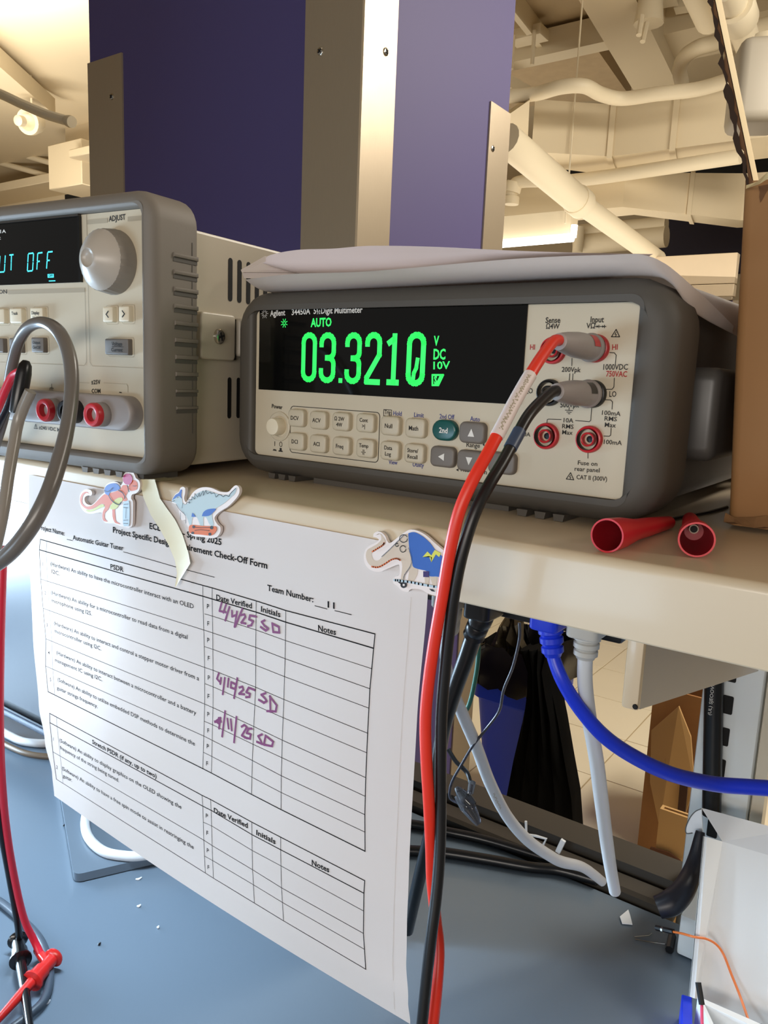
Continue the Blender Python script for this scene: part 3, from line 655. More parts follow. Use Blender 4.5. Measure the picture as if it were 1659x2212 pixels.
# panel print
pr = Print(); pb = Print(); prd = Print()
T(pr, 'Power', 585.5, 881, 608.5, 884, .0021, .025)
pr.line([mp(592, 954), mp(592, 963)], .0004); cI = mp(605, 960); pr.loop([(cI[0] + .0009 * math.cos(a), cI[1] + .0013 * math.sin(a)) for a in [2 * math.pi * k / 14 for k in range(14)]], .0003)
pr.poly([mp(587.5, 973), mp(596, 974.5), mp(594.5, 971), mp(589.5, 970)]); pr.poly([mp(600, 975.5), mp(609, 976.5), mp(608.8, 974), mp(606.8, 973.5), mp(606.8, 968), mp(602.6, 967.5), mp(602.6, 973), mp(600.3, 973)])
pr.build('panel_print', lambda u, v: MP.w(u, v, .0002), M_ink, pan); pr = Print()
c0 = (mp(625.5, 920)[0], mp(640, 978.5)[1]); c1 = (mp(817.5, 940)[0], mp(640, 878)[1])
pf_ = Print(); pf_.loop(rrect(c0[0], c0[1], c1[0], c1[1], .0022, 5), .00035); pf_.build('printed_frame', lambda u, v: MP.w(u, v, .0002), M_ink, pan)
T(pr, 'Trig', 829, 894.5, 842, 895.5, .0021, .01); q0 = mp(827, 898); q1 = mp(844.5, 886); pr.loop([(q0[0], q0[1]), (q1[0], q0[1]), (q1[0], q1[1]), (q0[0], q1[1])], .0003)
T(pb, 'Hold', 848, 897, 866, 898.5, .0021); T(pb, 'Limit', 893, 900.5, 914, 902, .0021); T(pb, '2nd Off', 948, 904, 980, 906, .0021); T(pb, 'Auto', 1014, 909, 1035, 911, .0021)
T(pb, 'View', 838, 1002.5, 857, 1004, .0021); T(pb, 'Utility', 890, 1007.5, 914, 1010, .0021)
T(pr, 'Range', 1006, 965, 1035, 968, .0021); pr.poly([mp(1041, 961), mp(1045, 956.5), mp(1045, 964)]); pr.poly([mp(983.5, 1015), mp(989, 1012), mp(989, 1018.5)]); T(pr, 'Resolution', 994, 1018, 1050, 1025, .0021)
pr_left = pr; pr = Print()
T(pr, 'Sense', 1177, 697.5, 1209, 697.0, .0023, .02); T(pr, '\u03a94W', 1178, 710, 1207, 710, .0021, .02); T(pr, 'Input', 1274, 696, 1303, 696, .0023, .02); T(pr, 'V\u03a9', 1265, 709, 1284, 709, .0021, .02)
for x in (1288, 1300):
    pr.line([mp(x - 3, 705), mp(x + 8, 705)], .0003); pr.poly([mp(x, 702), mp(x + 4, 705), mp(x, 708)]); pr.line([mp(x + 4.6, 702), mp(x + 4.6, 708)], .0003)
def warn(cx, cy, r):
    c = mp(cx, cy); pr.loop([(c[0] + r * math.cos(a), c[1] + r * math.sin(a)) for a in (math.pi / 2, math.pi * 7 / 6, math.pi * 11 / 6)], .00035)
    pr.line([(c[0] + .0001, c[1] + r * .42), (c[0] - r * .18, c[1] + .02 * r), (c[0] + r * .18, c[1] - .05 * r), (c[0], c[1] - r * .38)], .00028)
warn(1329, 722, .0019); warn(1230.5, 1031, .0019)
prh = Print(); T(prh, 'HI', 1143.5, 755, 1154, 755, .0021, .02); prh.build('panel_print', lambda u, v: MP.w(u, v, .0002), M_red_ink, pan, 'red panel lettering'); T(prd, 'HI', 1321, 755.5, 1333, 755, .0021, .02); T(prd, '750VAC', 1308, 813, 1353, 814, .0022, .02)
T(pr, 'LO', 1315, 857, 1330, 857, .0022); T(pr, 'LO', 1135, 851, 1150, 849, .0022); T(pr, '200Vpk', 1212, 803, 1253, 804, .0020, .015); T(pr, '1000VDC', 1302, 798.5, 1355, 798.5, .0022, .015); T(pr, '500Vpk', 1209, 880, 1250, 880, .0022, .015)
for y, s, x0, x1 in ((896, '100mA', 1299, 1339), (908.5, 'RMS', 1304.5, 1331), (922, 'Max', 1305, 1329), (912, '10A', 1216, 1237), (925, 'RMS', 1213, 1237.5), (938, 'Max', 1213, 1235.5), (959, '100mA', 1303, 1342), (942, '10A', 1126, 1144), (1004, 'Fuse on', 1247, 1289), (1017, 'rear panel', 1240, 1294), (1035, 'CAT II (300V)', 1244, 1310)):
    T(pr, s, x0, y, x1, y + (x1 - x0) * .07, .0018, .012)
for pts in (((1316, 761.5), (1326, 762), (1330, 767), (1328, 787)), ((1326, 816.5), (1325, 836), (1321, 841), (1308, 841)), ((1307, 863.5), (1318, 864), (1322, 868), (1321, 884)), ((1234.5, 774), (1234, 790)), ((1229.5, 807), (1228.5, 824)), ((1236.5, 807), (1235.5, 824)),
            ((1180, 915), (1181, 906.5), (1184, 905.5), (1211, 906.5)), ((1242, 908.5), (1272, 911), (1275, 908), (1277, 882)), ((1319, 925), (1318, 940), (1315, 942.5), (1303, 942)), ((1269, 979), (1269, 990)),
            ((1220, 886), (1236, 887)), ((1223, 890), (1233, 890.6)), ((1226, 893.5), (1230, 894)), ((1228.5, 880), (1228, 886))):
    pr.line([mp(*q) for q in pts], .0003)
pr.build('panel_print', lambda u, v: MP.w(u, v, .0002), M_ink, pan); pr_left.build('panel_print', lambda u, v: MP.w(u, v, .0002), M_ink, pan); pb.build('panel_print', lambda u, v: MP.w(u, v, .0002), M_blue_ink, pan, 'blue panel lettering'); prd.build('panel_print', lambda u, v: MP.w(u, v, .0002), M_red_ink, pan, 'red panel lettering')
# input jacks
JK = {}
for key, px, py, M, nm in (('sense_hi', 1194, 757, M_jack_red, 'red sense jack'), ('hi', 1286, 752.5, M_jack_red, 'red input jack'), ('sense_lo', 1186, 848, M_jack_dark, 'black sense jack'), ('lo', 1280, 851, M_jack_dark, 'black input jack'), ('a10', 1179.5, 942, M_jack_red, 'red ten ampere jack'), ('ma', 1272, 949, M_jack_red, 'red milliampere jack')):
    u, v = MP.px(px, py, .001); JK[key] = (u, v)
    bm = B(); lathe(bm, MP.w(u, v, -.002), MP.w(u, v, .01), [(0, .0056), (.0035, .0056), (.0042, .0053), (.0044, .0047), (.0040, .0043)], 30, False); j = obj('input_jack', bm, M, t, nm)
    bm = B(); lathe(bm, MP.w(u, v, -.0018), MP.w(u, v, .01), [(0, .0041), (.0003, .0041)], 24); obj('jack_floor', bm, M_jack_dark, j)
    bm = B(); lathe(bm, MP.w(u, v, -.0018), MP.w(u, v, .01), [(0, .0029), (.0045, .0029), (.0047, .0026), (.0045, .0022), (.001, .0021), (.001, .0001)], 24); b_ = B(); lathe(b_, MP.w(u, v, -.002), MP.w(u, v, .01), [(.0005, .0042), (.0056, .0043)], 30, False); obj('jack_wall', b_, M_jack_dark, j); k = obj('jack_sleeve', bm, M, j)
    bm = B(); lathe(bm, MP.w(u, v, -.0004), MP.w(u, v, .01), [(0, .0021), (.0003, .0021), (.0004, .0014)], 18); obj('jack_contact', bm, M_black_pl, j)

# ================================================================== TEST LEADS
def banana(t, key, M_mark, tip_px):
    u, v = JK[key]; base = MP.w(u, v, .0044); N = MP.N
    nt_ = None
    # length so that the tip projects near tip_px
    d = ray(*tip_px); 
    L = .032; tip = base + N * L + Vector((0, 0, .0005))
    bm = B(); prof_ = [(0, .0052), (.0006, .0056), (.0020, .0057), (.0026, .0053), (.0030, .0050), (.010, .0050), (.016, .0049), (.024, .0042), (.030, .0034), (.032, .0031), (.0322, .0024)]
    lathe(bm, base, tip, prof_, 28); pb_ = obj('plug_body', bm, M_plug_grey, t, 'grey banana plug')
    bm = B(); lathe(bm, base - N * .0012, tip, [(0, .0047), (.0012, .0055)], 24, True); obj('plug_collar', bm, M_jack_dark, pb_)
    # coloured window on the side of the plug towards the camera
    side = (RX * .30 + UP * .28 - FW * .9); side = (side - N * side.dot(N)).normalized(); bm = B(); s2 = N.cross(side).normalized(); rows = []
    for q in (.0042, .0100):
        rows.append([base + N * q + (side * math.cos(a) + s2 * math.sin(a)) * .00522 for a in [(-.50 + 1.0 * k / 6) for k in range(7)]])
    loft(bm, rows, False); obj('plug_window', bm, M_mark, pb_)
    return tip, N
tr_ = thing('test_lead', 'orange red test lead plugged into the top right input, white label near its plug', 'test lead', JK and MP.w(*JK['hi'], .01), 'multimeter test leads')
tip, N = banana(tr_, 'hi', M_jack_red, (1196, 745))
tr_['group'] = None; del tr_['group']
R = [tip - N * .004, tip + N * .004, at(1172, 768, 'y', .004), at(1145, 810, 'y', -.006), at(1115, 862, 'y', -.014), at(1085, 920, 'y', -.022), at(1052, 982, 'y', -.029), at(1020, 1040, 'y', -.034), at(992, 1105, 'y', -.037), at(972, 1190, 'y', -.038), at(955, 1290, 'y', -.038), at(936, 1400, 'y', -.038), at(924, 1490, 'y', -.038), at(919, 1560, 'y', -.038), at(921, 1640, 'y', -.038), at(927, 1740, 'y', -.037), at(931, 1830, 'y', -.034), at(933, 1900, 'y', -.030), at(941, 1980, 'y', -.030), at(948, 2050, 'y', -.033), at(944, 2130, 'y', -.037), at(934, 2230, 'y', -.040), at(925, 2330, 'y', -.042)]
bm = B(); tube(bm, R, .0021, 16, 8); obj('cable', bm, M_red_cable, tr_)
lab_pts = spline(R, 8); i0 = min(range(len(lab_pts)), key=lambda i: (lab_pts[i] - R[3]).length); i1 = min(range(len(lab_pts)), key=lambda i: (lab_pts[i] - at(1072, 945, 'y', -.025)).length)
seg = lab_pts[i0:i1 + 1]
bm = B(); tube(bm, seg, .00235, 16, smooth=False); lb = obj('cable_label', bm, M_lab_white, tr_, 'white printed wrap label')
pr = Print(); A_ = seg[1]; Bv = seg[-2]; dirn = (Bv - A_).normalized(); tocam = (CAM - (A_ + Bv) / 2).normalized(); sd = dirn.cross(tocam).normalized(); tocam = sd.cross(dirn).normalized(); LL = (Bv - A_).length
random.seed(21); x_ = LL * .07
while x_ < LL * .92:      # the label's print is a smear nobody can read: short broken loops
    k_ = random.uniform(.0006, .0013); pr.line([(x_, random.uniform(-.0007, -.0002)), (x_ + k_ * .4, random.uniform(.0002, .0009)), (x_ + k_, random.uniform(-.0008, .0003)), (x_ + k_ * 1.2, random.uniform(-.0002, .0008))], .00032); x_ += k_ * 1.15
def lab_fn(u, v):
    f = max(0, min(.9999, u / LL)) * (len(seg) - 1); i = int(f); P = seg[i].lerp(seg[min(i + 1, len(seg) - 1)], f - i)
    a = v / .0024; return P + tocam * (.00243 * math.cos(a)) + sd * (.00243 * math.sin(a))
pr.build('label_print', lab_fn, M_grey_ink, lb)
tb_ = thing('test_lead', 'black test lead plugged into the lower right input, hanging beside the red one', 'test lead', MP.w(*JK['lo'], .01))
tip, N = banana(tb_, 'lo', M_jack_dark, (1190, 850))
K = [tip - N * .004, tip + N * .003, at(1168, 868, 'y', .006), at(1140, 900, 'y', -.004), at(1112, 950, 'y', -.012), at(1085, 1000, 'y', -.020), at(1055, 1050, 'y', -.027), at(1025, 1110, 'y', -.032), at(1000, 1190, 'y', -.0345), at(983, 1270, 'y', -.035), at(972, 1350, 'y', -.0345), at(962, 1440, 'y', -.034), at(954, 1540, 'y', -.034), at(952, 1640, 'y', -.034), at(952, 1740, 'y', -.034), at(950, 1840, 'y', -.0355), at(943, 1930, 'y', -.038), at(932, 2020, 'y', -.041), at(922, 2110, 'y', -.043), at(910, 2230, 'y', -.045), at(900, 2330, 'y', -.046)]
bm = B(); tube(bm, K, .0021, 16, 8); obj('cable', bm, M_blk_cable, tb_)
bm = B(); kp = spline(K, 8); i0 = min(range(len(kp)), key=lambda i: (kp[i] - at(1095, 950, 'y', -.013)).length); tube(bm, kp[i0 - 4:i0 + 3], .00235, 14, smooth=False); obj('cable_label', bm, mat('blue_cable_tag', (58, 72, 96), .4), tb_, 'blue white wrap tag')
# ================================================================== THE POWER SUPPLY
PP = Plane((-.0173, -.0011, .0120), (math.cos(.0909), math.sin(.0909), 0), Z)
PWd, PHt = .196, .1205
t = thing('power_supply', 'grey bumpered bench power supply with cyan readout and adjust knob, left on the shelf', 'power supply', PP.w(-.1, -.012, -.17)); PS_ = t
bm = frame(B(), PP, (-PWd - .0006, -.0006, .0006, PHt + .0006), (-PWd - .0095, -.0095, .0090, .1295), .005, -.027, .002, .014, .0065, depth_in=-.004)
bp_ = obj('front_bumper', bm, M_bumper_l, t, 'light grey rubber bumper', angle=50)
# grooved grip on the bumper side
SP = Plane(PP.w(.0090, 0, 0), -PP.N, Z)
for k in range(10):
    yy = 552 + k * 36.4
    a, b = SP.px(374 + k * .7, yy, 0), SP.px(430, yy + 7 - k * .5, 0)
    vv = (a[1] + b[1]) / 2; hh = .0011 if k < 8 else .0008
    bm = B(); slab(bm, SP, [(max(a[0], .0035), vv - hh), (b[0] - .001, vv - hh), (b[0] - .001, vv + hh), (max(a[0], .0035), vv + hh)], -.001, .0010, .0007, 2); obj('grip_rib', bm, M_bumper_l, bp_)
    bm = B(); slab(bm, SP, [(max(a[0], .0045), vv - hh - .0020), (b[0] - .0015, vv - hh - .0020), (b[0] - .0015, vv - hh - .0002), (max(a[0], .0045), vv - hh - .0002)], -.001, .00025); obj('grip_groove', bm, M_bumper_d, bp_)
a = SP.px(415, 520, 0); bm = B(); slab(bm, SP, [(a[0] - .0002, .012), (a[0] + .0002, .012), (a[0] + .0002, .108), (a[0] - .0002, .108)], -.001, .0002); obj('mould_line', bm, M_bumper_d, bp_)
# feet ribs below the bumper
for k in range(4):
    u_ = -.049 + k * .0088; bm = B(); loft(bm, [[PP.w(u_, -.009, n), PP.w(u_ + .0052, -.009, n), PP.w(u_ + .0046, -.0118, n), PP.w(u_ + .0008, -.0118, n)] for n in (.002, -.025)], True, True, True); obj('foot_rib', bm, M_bumper_l, bp_)
for q in (-.012, -.15): bm = B(); box(bm, PP.w(q, -.0105, -.012), (.018, .022, .003)); obj('foot_pad', bm, M_bumper_d, bp_)
# case
bm = B(); L = rrect(-PWd - .003, -.006, .0020, .1165, .0015, 2); loft(bm, [[PP.w(u, v, n) for u, v in L] for n in (-.012, -.335)], True, True, True); case = obj('case', bm, M_case, t, 'beige metal case with slots', smooth=False)
CP = Plane(PP.w(.0020, 0, 0), -PP.N, Z)
s0, s1 = CP.px(497.6, 557), CP.px(495.4, 651); du = CP.px(517.5, 561.4)[0] - s0[0]
for k in range(9):
    bm = B(); slab(bm, CP, rrect(s0[0] - .0017 + k * du, s1[1], s0[0] + .0017 + k * du, s0[1], .0017, 4), -.0005, .0002); obj('vent_slot', bm, M_slot, case, smooth=False)
l0, l1 = CP.px(495.5, 815), CP.px(496, 904)
for k in range(9):
    bm = B(); slab(bm, CP, rrect(l0[0] - .0015 + k * du, l1[1], l0[0] + .0015 + k * du, l0[1], .0015, 4), -.0005, .0002); obj('vent_slot', bm, M_slot, case, smooth=False)
# handle mount on the side
a, b = CP.px(441, 776), CP.px(499, 682)
bm = B(); slab(bm, CP, rrect(a[0] - .006, a[1], b[0], b[1], .002), -.001, .0035, .001); hm = obj('handle_mount', bm, M_case, t)
c = CP.px(473, 727, .0036); bm = B(); P = CP.w(c[0], c[1], .0034); lathe(bm, P, P + CP.N, [(0, .0042), (.0012, .0040), (.0020, .0030), (.0020, .0001)], 24); sc = obj('screw', bm, M_chrome, hm)
bm = B(); P = CP.w(c[0], c[1], .0054); 
for ang in (.3, .3 + math.pi / 2): box(bm, P, (.0045, .0010, .0006), Matrix((CP.U * math.cos(ang) + CP.V * math.sin(ang), -CP.U * math.sin(ang) + CP.V * math.cos(ang), CP.N)).transposed())
obj('screw_recess', bm, M_slot, sc)
a, b = CP.px(504, 770), CP.px(540, 692)
bm = B(); slab(bm, CP, rrect(a[0], a[1], a[0] + .12, b[1], .002), -.001, .005, .0015); obj('handle_arm', bm, mat('handle_arm_grey', (170, 162, 148), .4), t)
a = CP.px(500, 777); b = CP.px(503, 690); bm = B(); slab(bm, CP, [(a[0], a[1]), (b[0] + .0012, a[1]), (b[0] + .0012, b[1]), (a[0], b[1])], -.001, .0015); obj('handle_gap', bm, M_slot, hm)
# panel
bm = B(); slab(bm, PP, rrect(-PWd, -.0004, .0004, PHt + .0004, .0012), -.005, 0); pan = obj('front_panel', bm, M_panel, t)
q = PP.px(177, 610); q1 = PP.px(166, 466)
DU = PP.px(176, 600)[0]; DV0, DV1 = q[1], q1[1] - .0006
bm = B(); slab(bm, PP, [(-PWd + .004, DV0), (DU, DV0), (DU, DV1), (-PWd + .004, DV1)], -.0005, .0008); dw = obj('display_window', bm, M_glass, t, 'black display window', smooth=False)
bm = B(); slab(bm, PP, [(-PWd + .004, DV1), (DU + .001, DV1), (DU + .001, DV1 + .0009), (-PWd + .004, DV1 + .0009)], -.0005, .0022); obj('display_lip', bm, mat('window_lip_gloss', (60, 56, 52), .15), dw)
bm = B(); slab(bm, PP, [(DU - .0004, DV0), (DU + .0012, DV0), (DU + .0012, DV1), (DU - .0004, DV1)], -.0005, .0016); obj('display_lip', bm, M_glass_dark, dw)
NP = .0009; sp = lambda x, y: PP.px(x, y, NP); sf = lambda u, v: PP.w(u, v, NP)
pr = Print()
def seg(ch, x0, y0, x1, y1, x2, y2):
    """14-segment style letter: top-left (x0,y0), top-right (x1,y1), bottom-left (x2,y2)"""
    A_, B_, C_ = Vector(sp(x0, y0)), Vector(sp(x1, y1)), Vector(sp(x2, y2)); g = .10
    def q(a, b): return tuple(A_ + (B_ - A_) * a + (C_ - A_) * b)
    S_ = {'t': ((g, 0), (1 - g, 0)), 'b': ((g, 1), (1 - g, 1)), 'ul': ((0, .05), (0, .45)), 'll': ((0, .55), (0, .95)), 'ur': ((1, .05), (1, .45)), 'lr': ((1, .55), (1, .95)), 'm': ((g, .5), (.45, .5)), 'cu': ((.5, .06), (.5, .46)), 'cl': ((.5, .54), (.5, .95))}
    for k in {'O': ('t', 'b', 'ul', 'll', 'ur', 'lr'), 'F': ('t', 'm', 'ul', 'll'), 'T': ('t', 'cu', 'cl'), 'U': ('ul', 'll', 'b', 'ur', 'lr')}[ch]: pr.line([q(*S_[k][0]), q(*S_[k][1])], .00075)
seg('O', 61, 548, 72.5, 546.5, 59, 586); seg('F', 81.5, 547, 92, 545.5, 79.5, 583); seg('F', 103, 544.5, 114, 543.5, 100.5, 581); seg('T', 20, 551, 29.5, 550, 19, 585); seg('U', 0, 552, 11.5, 551, -2, 588); seg('T', -22, 555, -12, 554, -23, 589)
q0, q1 = sp(103, 600), sp(116, 591.5); pr.poly([(q0[0], q0[1]), (q1[0], q0[1]), (q1[0], q1[1]), (q0[0], q1[1])])
pr.line([sp(106, 607), sp(119, 606.5)], .0005)
pr.build('cyan_readout', sf, M_cyan, dw, 'glowing cyan readout')
pr = Print(); pr.text('OFF', sp(105, 598.3), .0012, sp(114.5, 597.8), .03); pr.build('readout_mark', lambda u, v: PP.w(u, v, NP + .0001), M_glass_dark, dw)
pr = Print(); pr.text('6V/5A, 25V/1A', sp(-60, 506.5), .0018, sp(13, 503), .015); pr.text('Triple Output', sp(-70, 520), .0018, sp(1.5, 517), .015); pr.build('window_print', sf, M_white_ink, dw)
# knob
u, v = PP.px(248, 567, 0)
bm = B(); K0 = PP.w(u, v, 0); n_ = 60; loops = []
for d, r, f in ((0, .0158, 0), (.0010, .0160, 1), (.0085, .0150, 1), (.0092, .0148, 1)):
    loops.append([K0 + PP.N * d + (PP.U * math.cos(2 * math.pi * k / n_) + PP.V * math.sin(2 * math.pi * k / n_)) * (r - (.00035 if (k % 2 and f) else 0)) for k in range(n_)])
loft(bm, loops, True, True, True); kb = obj('knob', bm, M_knob, t, 'grey knurled adjust knob', angle=25)
bm = B(); lathe(bm, K0 + PP.N * .0090, K0 + PP.N * .03, [(0, .0147), (.0008, .0140), (.0040, .0105), (.0068, .0065), (.0076, .0052), (.0078, .0045), (.0068, .0038), (.0062, .0020), (.0061, .0001)], 40); obj('knob_face', bm, M_knob_face, kb, 'smooth pale knob face', angle=60)
# buttons
def sbtn(px, py, w2, h2, M, lines, lab_=None, al=0, hh=.0020):
    u, v = PP.px(px, py, .0028); bm = B(); slab(bm, PP, rrect(u - w2, v - h2, u + w2, v + h2, .0007, 3), -.0005, .0028, .0007, 2); b = obj('button', bm, M, t, lab_)
    pr = Print(); pr.loop(rrect(u - w2 - .0009 + .0006, v - h2 - .0009, u + w2 + .0014, v + h2 + .0009, .0012, 3), .0002); pr.build('button_surround', lambda a, b_: PP.w(a, b_, .0002), M_grey_ink, b)
    if lines: lab(b, PP, u + al, v, lines, hh, M_ink, .0028, .02)
    return b, u, v
b, u, v = sbtn(232, 679, .0037, .0038, M_white_button, None, 'pale arrow button'); pr = Print(); pr.line([(u + .0008, v + .0015), (u - .0008, v), (u + .0008, v - .0015)], .0006); pr.build('arrow_mark', lambda a, b_: PP.w(a, b_, .0030), M_ink, b)
b, u, v = sbtn(267, 678, .0037, .0038, M_white_button, None, 'pale arrow button'); pr = Print(); pr.line([(u - .0008, v + .0015), (u + .0008, v), (u - .0008, v - .0015)], .0006); pr.build('arrow_mark', lambda a, b_: PP.w(a, b_, .0030), M_ink, b)
b, u, v = sbtn(251, 749, .0086, .0040, M_grey_btn, ['Voltage', 'Current'], 'grey wide button', .0006, .0019); pr = Print(); pr.line([(u - .0028, v - .0000), (u + .0050, v - .0000)], .0003); pr.build('fraction_bar', lambda a, b_: PP.w(a, b_, .0030), M_ink, b)
for px, py, M, ln in ((33, 682, M_white_button, ['Track', '']), (78, 681, M_white_button, ['Display', 'Limit']), (-4, 683, M_white_button, None), (80, 745, M_grey_btn, ['Output', 'On/Off']), (32, 746, M_grey_btn, ['I/O', 'Config']), (-6, 746, M_grey_btn, None)):
    sbtn(px, py, .0052, .0040, M, ln, None, -.0004, .0017)
# panel print
pr = Print(); pg = Print()
s0_ = lambda x, y: PP.px(x, y, .0002)
pr.text('ADJUST', s0_(235, 478.5), .0026, s0_(271, 474), .02); pr.text('FUNCTION', s0_(-42, 636), .0022, s0_(15, 634), .012)
def band(x0, x1, y): a, b = s0_(x0, y), s0_(x1, y); pg.line([(a[0], (a[1] + b[1]) / 2), (b[0], (a[1] + b[1]) / 2)], .0022)
band(189, 230, 478); band(278, 313, 471.5); band(19, 181, 629)
def rl(x0, y0, x1, y1, r=.002):
    a, b = s0_(x0, y0), s0_(x1, y1); pg.loop(rrect(min(a[0], b[0]), min(a[1], b[1]), max(a[0], b[0]), max(a[1], b[1]), r, 3), .00025)
a = s0_(186, 629); b = s0_(186, 790); pg.line([(a[0] - .001, a[1]), (a[0] - .001, b[1] + .002), (a[0] - .003, b[1]), (-PWd, b[1])], .00025); pg.line([(a[0] + .0016, PHt), (a[0] + .0016, b[1] + .002), (a[0] + .0036, b[1]), (0, b[1])], .00025)
pr.text('\u00b125V', s0_(197, 830), .0022, s0_(217, 829.5), .02); pr.text('COM', s0_(198, 849), .0022, s0_(217, 849), .02); pr.line([s0_(258, 847.5), s0_(262, 848)], .0005)
a, b, c = s0_(170, 826), s0_(193, 826), s0_(276, 838); pg.line([(a[0], a[1]), (b[0], a[1])], .00025); a = s0_(224, 827); pg.line([(a[0], a[1]), (c[0] - .001, a[1]), (c[0], a[1] - .001), (c[0], a[1] - .004)], .00025)
g = s0_(111.5, 838); pr.line([(g[0] - .0014, g[1]), (g[0] + .0014, g[1])], .0003); pr.line([(g[0], g[1]), (g[0], g[1] + .0022)], .0003)
for k in (-.0012, 0, .0012): pr.line([(g[0] + k, g[1]), (g[0] + k - .0005, g[1] - .0012)], .0003)
cw = s0_(77, 922.5); rr_ = .0017; pr.loop([(cw[0] + rr_ * math.cos(q), cw[1] + rr_ * math.sin(q)) for q in (math.pi / 2, math.pi * 7 / 6, math.pi * 11 / 6)], .0003); pr.line([(cw[0], cw[1] + .0007), (cw[0], cw[1] - .0004)], .0003)
pr.text('\u00b1240 VDC MAX', s0_(84, 927), .0020, s0_(142, 934), .015)
pr.build('panel_print', lambda u, v: PP.w(u, v, .0002), M_ink, pan); pg.build('panel_lines', lambda u, v: PP.w(u, v, .0002), M_grey_ink, pan, 'grey panel lines')
# binding post bar with jacks
u1, v1 = PP.px(268, 893, .004); bm = B()
LB = rrect(-PWd + .012, v1 - .0088, u1 + .0095, v1 + .0088, .0088, 8); slab(bm, PP, LB, -.0005, .0085, .0015); bar = obj('binding_post_bar', bm, M_plug_grey, t, 'grey moulded binding post bar')
for px, py in ((215, 877), (110, 866), (65, 862)):
    u, v = PP.px(px, py, .004); bm = B(); slab(bm, PP, circ(u, v, .0052, 20), -.0005, .0060, .0012); obj('post_bump', bm, M_plug_grey, bar)
NJ = .016
for px, py, M, nm in ((197, 896, M_jack_red, 'red binding post'), (93, 886, M_jack_red, 'red binding post'), (139, 889, M_jack_dark, 'black binding post')):
    u, v = PP.px(px, py, NJ); bm = B(); lathe(bm, PP.w(u, v, .006), PP.w(u, v, .02), [(0, .0062), (NJ - .006 - .003, .0062)], 24); bpost = obj('binding_post', bm, M_plug_grey if M is M_jack_red else M, t, nm)
    bm = B(); lathe(bm, PP.w(u, v, NJ - .003), PP.w(u, v, .05), [(0, .0060), (.002, .0061), (.0032, .0056), (.0034, .0048), (.003, .0034), (-.004, .0030)], 28, False); obj('post_ring', bm, M, bpost)
    bm = B(); lathe(bm, PP.w(u, v, NJ - .0055), PP.w(u, v, .05), [(0, .0035), (.0003, .003)], 16); obj('post_hole', bm, M_jack_dark, bpost)

# ================================================================== LEADS ON THE LEFT
yl = -.035
def P2(x, y, yy): return at(x, y, 'y', yy)
t = thing('coax_cable', 'thick grey coax cable looping up over the power supply front', 'cable', P2(0, 1215, -.075))
Lp = [P2(-90, 1260, -.085), P2(0, 1212, -.08), P2(55, 1155, -.075), P2(98, 1080, -.068), P2(125, 1005, -.06), P2(146, 920, -.052), P2(155, 840, -.046), P2(150, 770, -.042), P2(128, 718, -.040), P2(95, 697, -.040), P2(62, 706, -.040), P2(40, 738, -.038), P2(27, 785, -.036), P2(18, 840, -.034), P2(8, 900, -.032), P2(-10, 960, -.03)]
bm = B(); tube(bm, Lp, [.0036] * 5 + [.0032] * 4 + [.0028] * 7, 16, 8); obj('cable_jacket', bm, M_wire_grey, t)
t = thing('breakout_lead', 'grey coax lead with black boot and red tail in front of the binding posts', 'test lead', P2(45, 840, -.045))
bm = B(); tube(bm, [P2(66, 845, -.043), P2(41, 905, -.046), P2(30, 960, -.050), P2(18, 1030, -.056), P2(6, 1110, -.062), P2(-14, 1200, -.068), P2(-40, 1300, -.072)], .0028, 16); obj('cable_jacket', bm, M_wire_grey_l, t)
bm = B(); lathe(bm, P2(35, 893, -.046), P2(56, 783, -.041), [(0, .0031), (.001, .0034), (.010, .0038), (.020, .0036), (.024, .0030), (.0262, .0016), (.0265, .0003)], 22); obj('boot', bm, M_black_pl, t)
bm = B(); tube(bm, [P2(50, 800, -.041), P2(28, 812, -.041), P2(12, 842, -.042), P2(-6, 885, -.043), P2(-40, 950, -.044)], .0021, 12); obj('red_tail', bm, M_wire_red, t)
bm = B(); tube(bm, [P2(48, 806, -.036), P2(30, 836, -.035), P2(16, 880, -.034), P2(-10, 930, -.034)], .0022, 12); obj('black_tail', bm, M_black_pl, t)
t = thing('banana_plug', 'grey stacking banana plug with black eye at the left picture edge', 'plug', P2(0, 878, -.030))
bm = B(); lathe(bm, P2(-40, 872, -.03), P2(31, 880, -.026), [(0, .0042), (.012, .0044), (.018, .0040), (.0195, .003)], 20); obj('plug_body', bm, mat('slate_plug', (112, 112, 122), .4), t)
bm = B(); a = P2(1, 880, -.0335); dv = (CAM - a).normalized(); lathe(bm, a, a + dv, [(0, .0030), (.0012, .0030), (.0016, .0024), (.0010, .0020), (.0002, .0019)], 20); obj('plug_eye', bm, M_black_pl, t)
# wires with hook clips at lower left
def hook(name, label, M, wire_M, wire, base, tip, head, rw, s=1.0):
    t = thing(name, label, 'test clip', base)
    bm = B(); tube(bm, wire, rw, 12, 8); obj('wire', bm, wire_M, t)
    d = (tip - base).normalized(); L = (tip - base).length
    bm = B(); lathe(bm, base, tip, [(0, .0052 * s), (.0012 * s, .0056 * s), (.0020 * s, .0050 * s), (.0026 * s, .0036 * s), (.010 * s, .0036 * s), (.0105 * s, .0044 * s), (.017 * s, .0048 * s), (.0178 * s, .0060 * s), (.0190 * s, .0060 * s), (.0196 * s, .0030 * s), (L, .0016 * s)], 20); body = obj('clip_body', bm, M, t)
    bm = B(); lathe(bm, base - d * .0002, base + d * .01, [(0, .0040 * s), (.0008 * s, .0036 * s), (.0008 * s, .0001)], 16); obj('plunger_top', bm, M, body)
    bm = B(); lathe(bm, head, base + d * .006 * s, [(0, .0022 * s), ((base + d * .006 * s - head).length, .0030 * s)], 14); obj('wire_collar', bm, M, t)
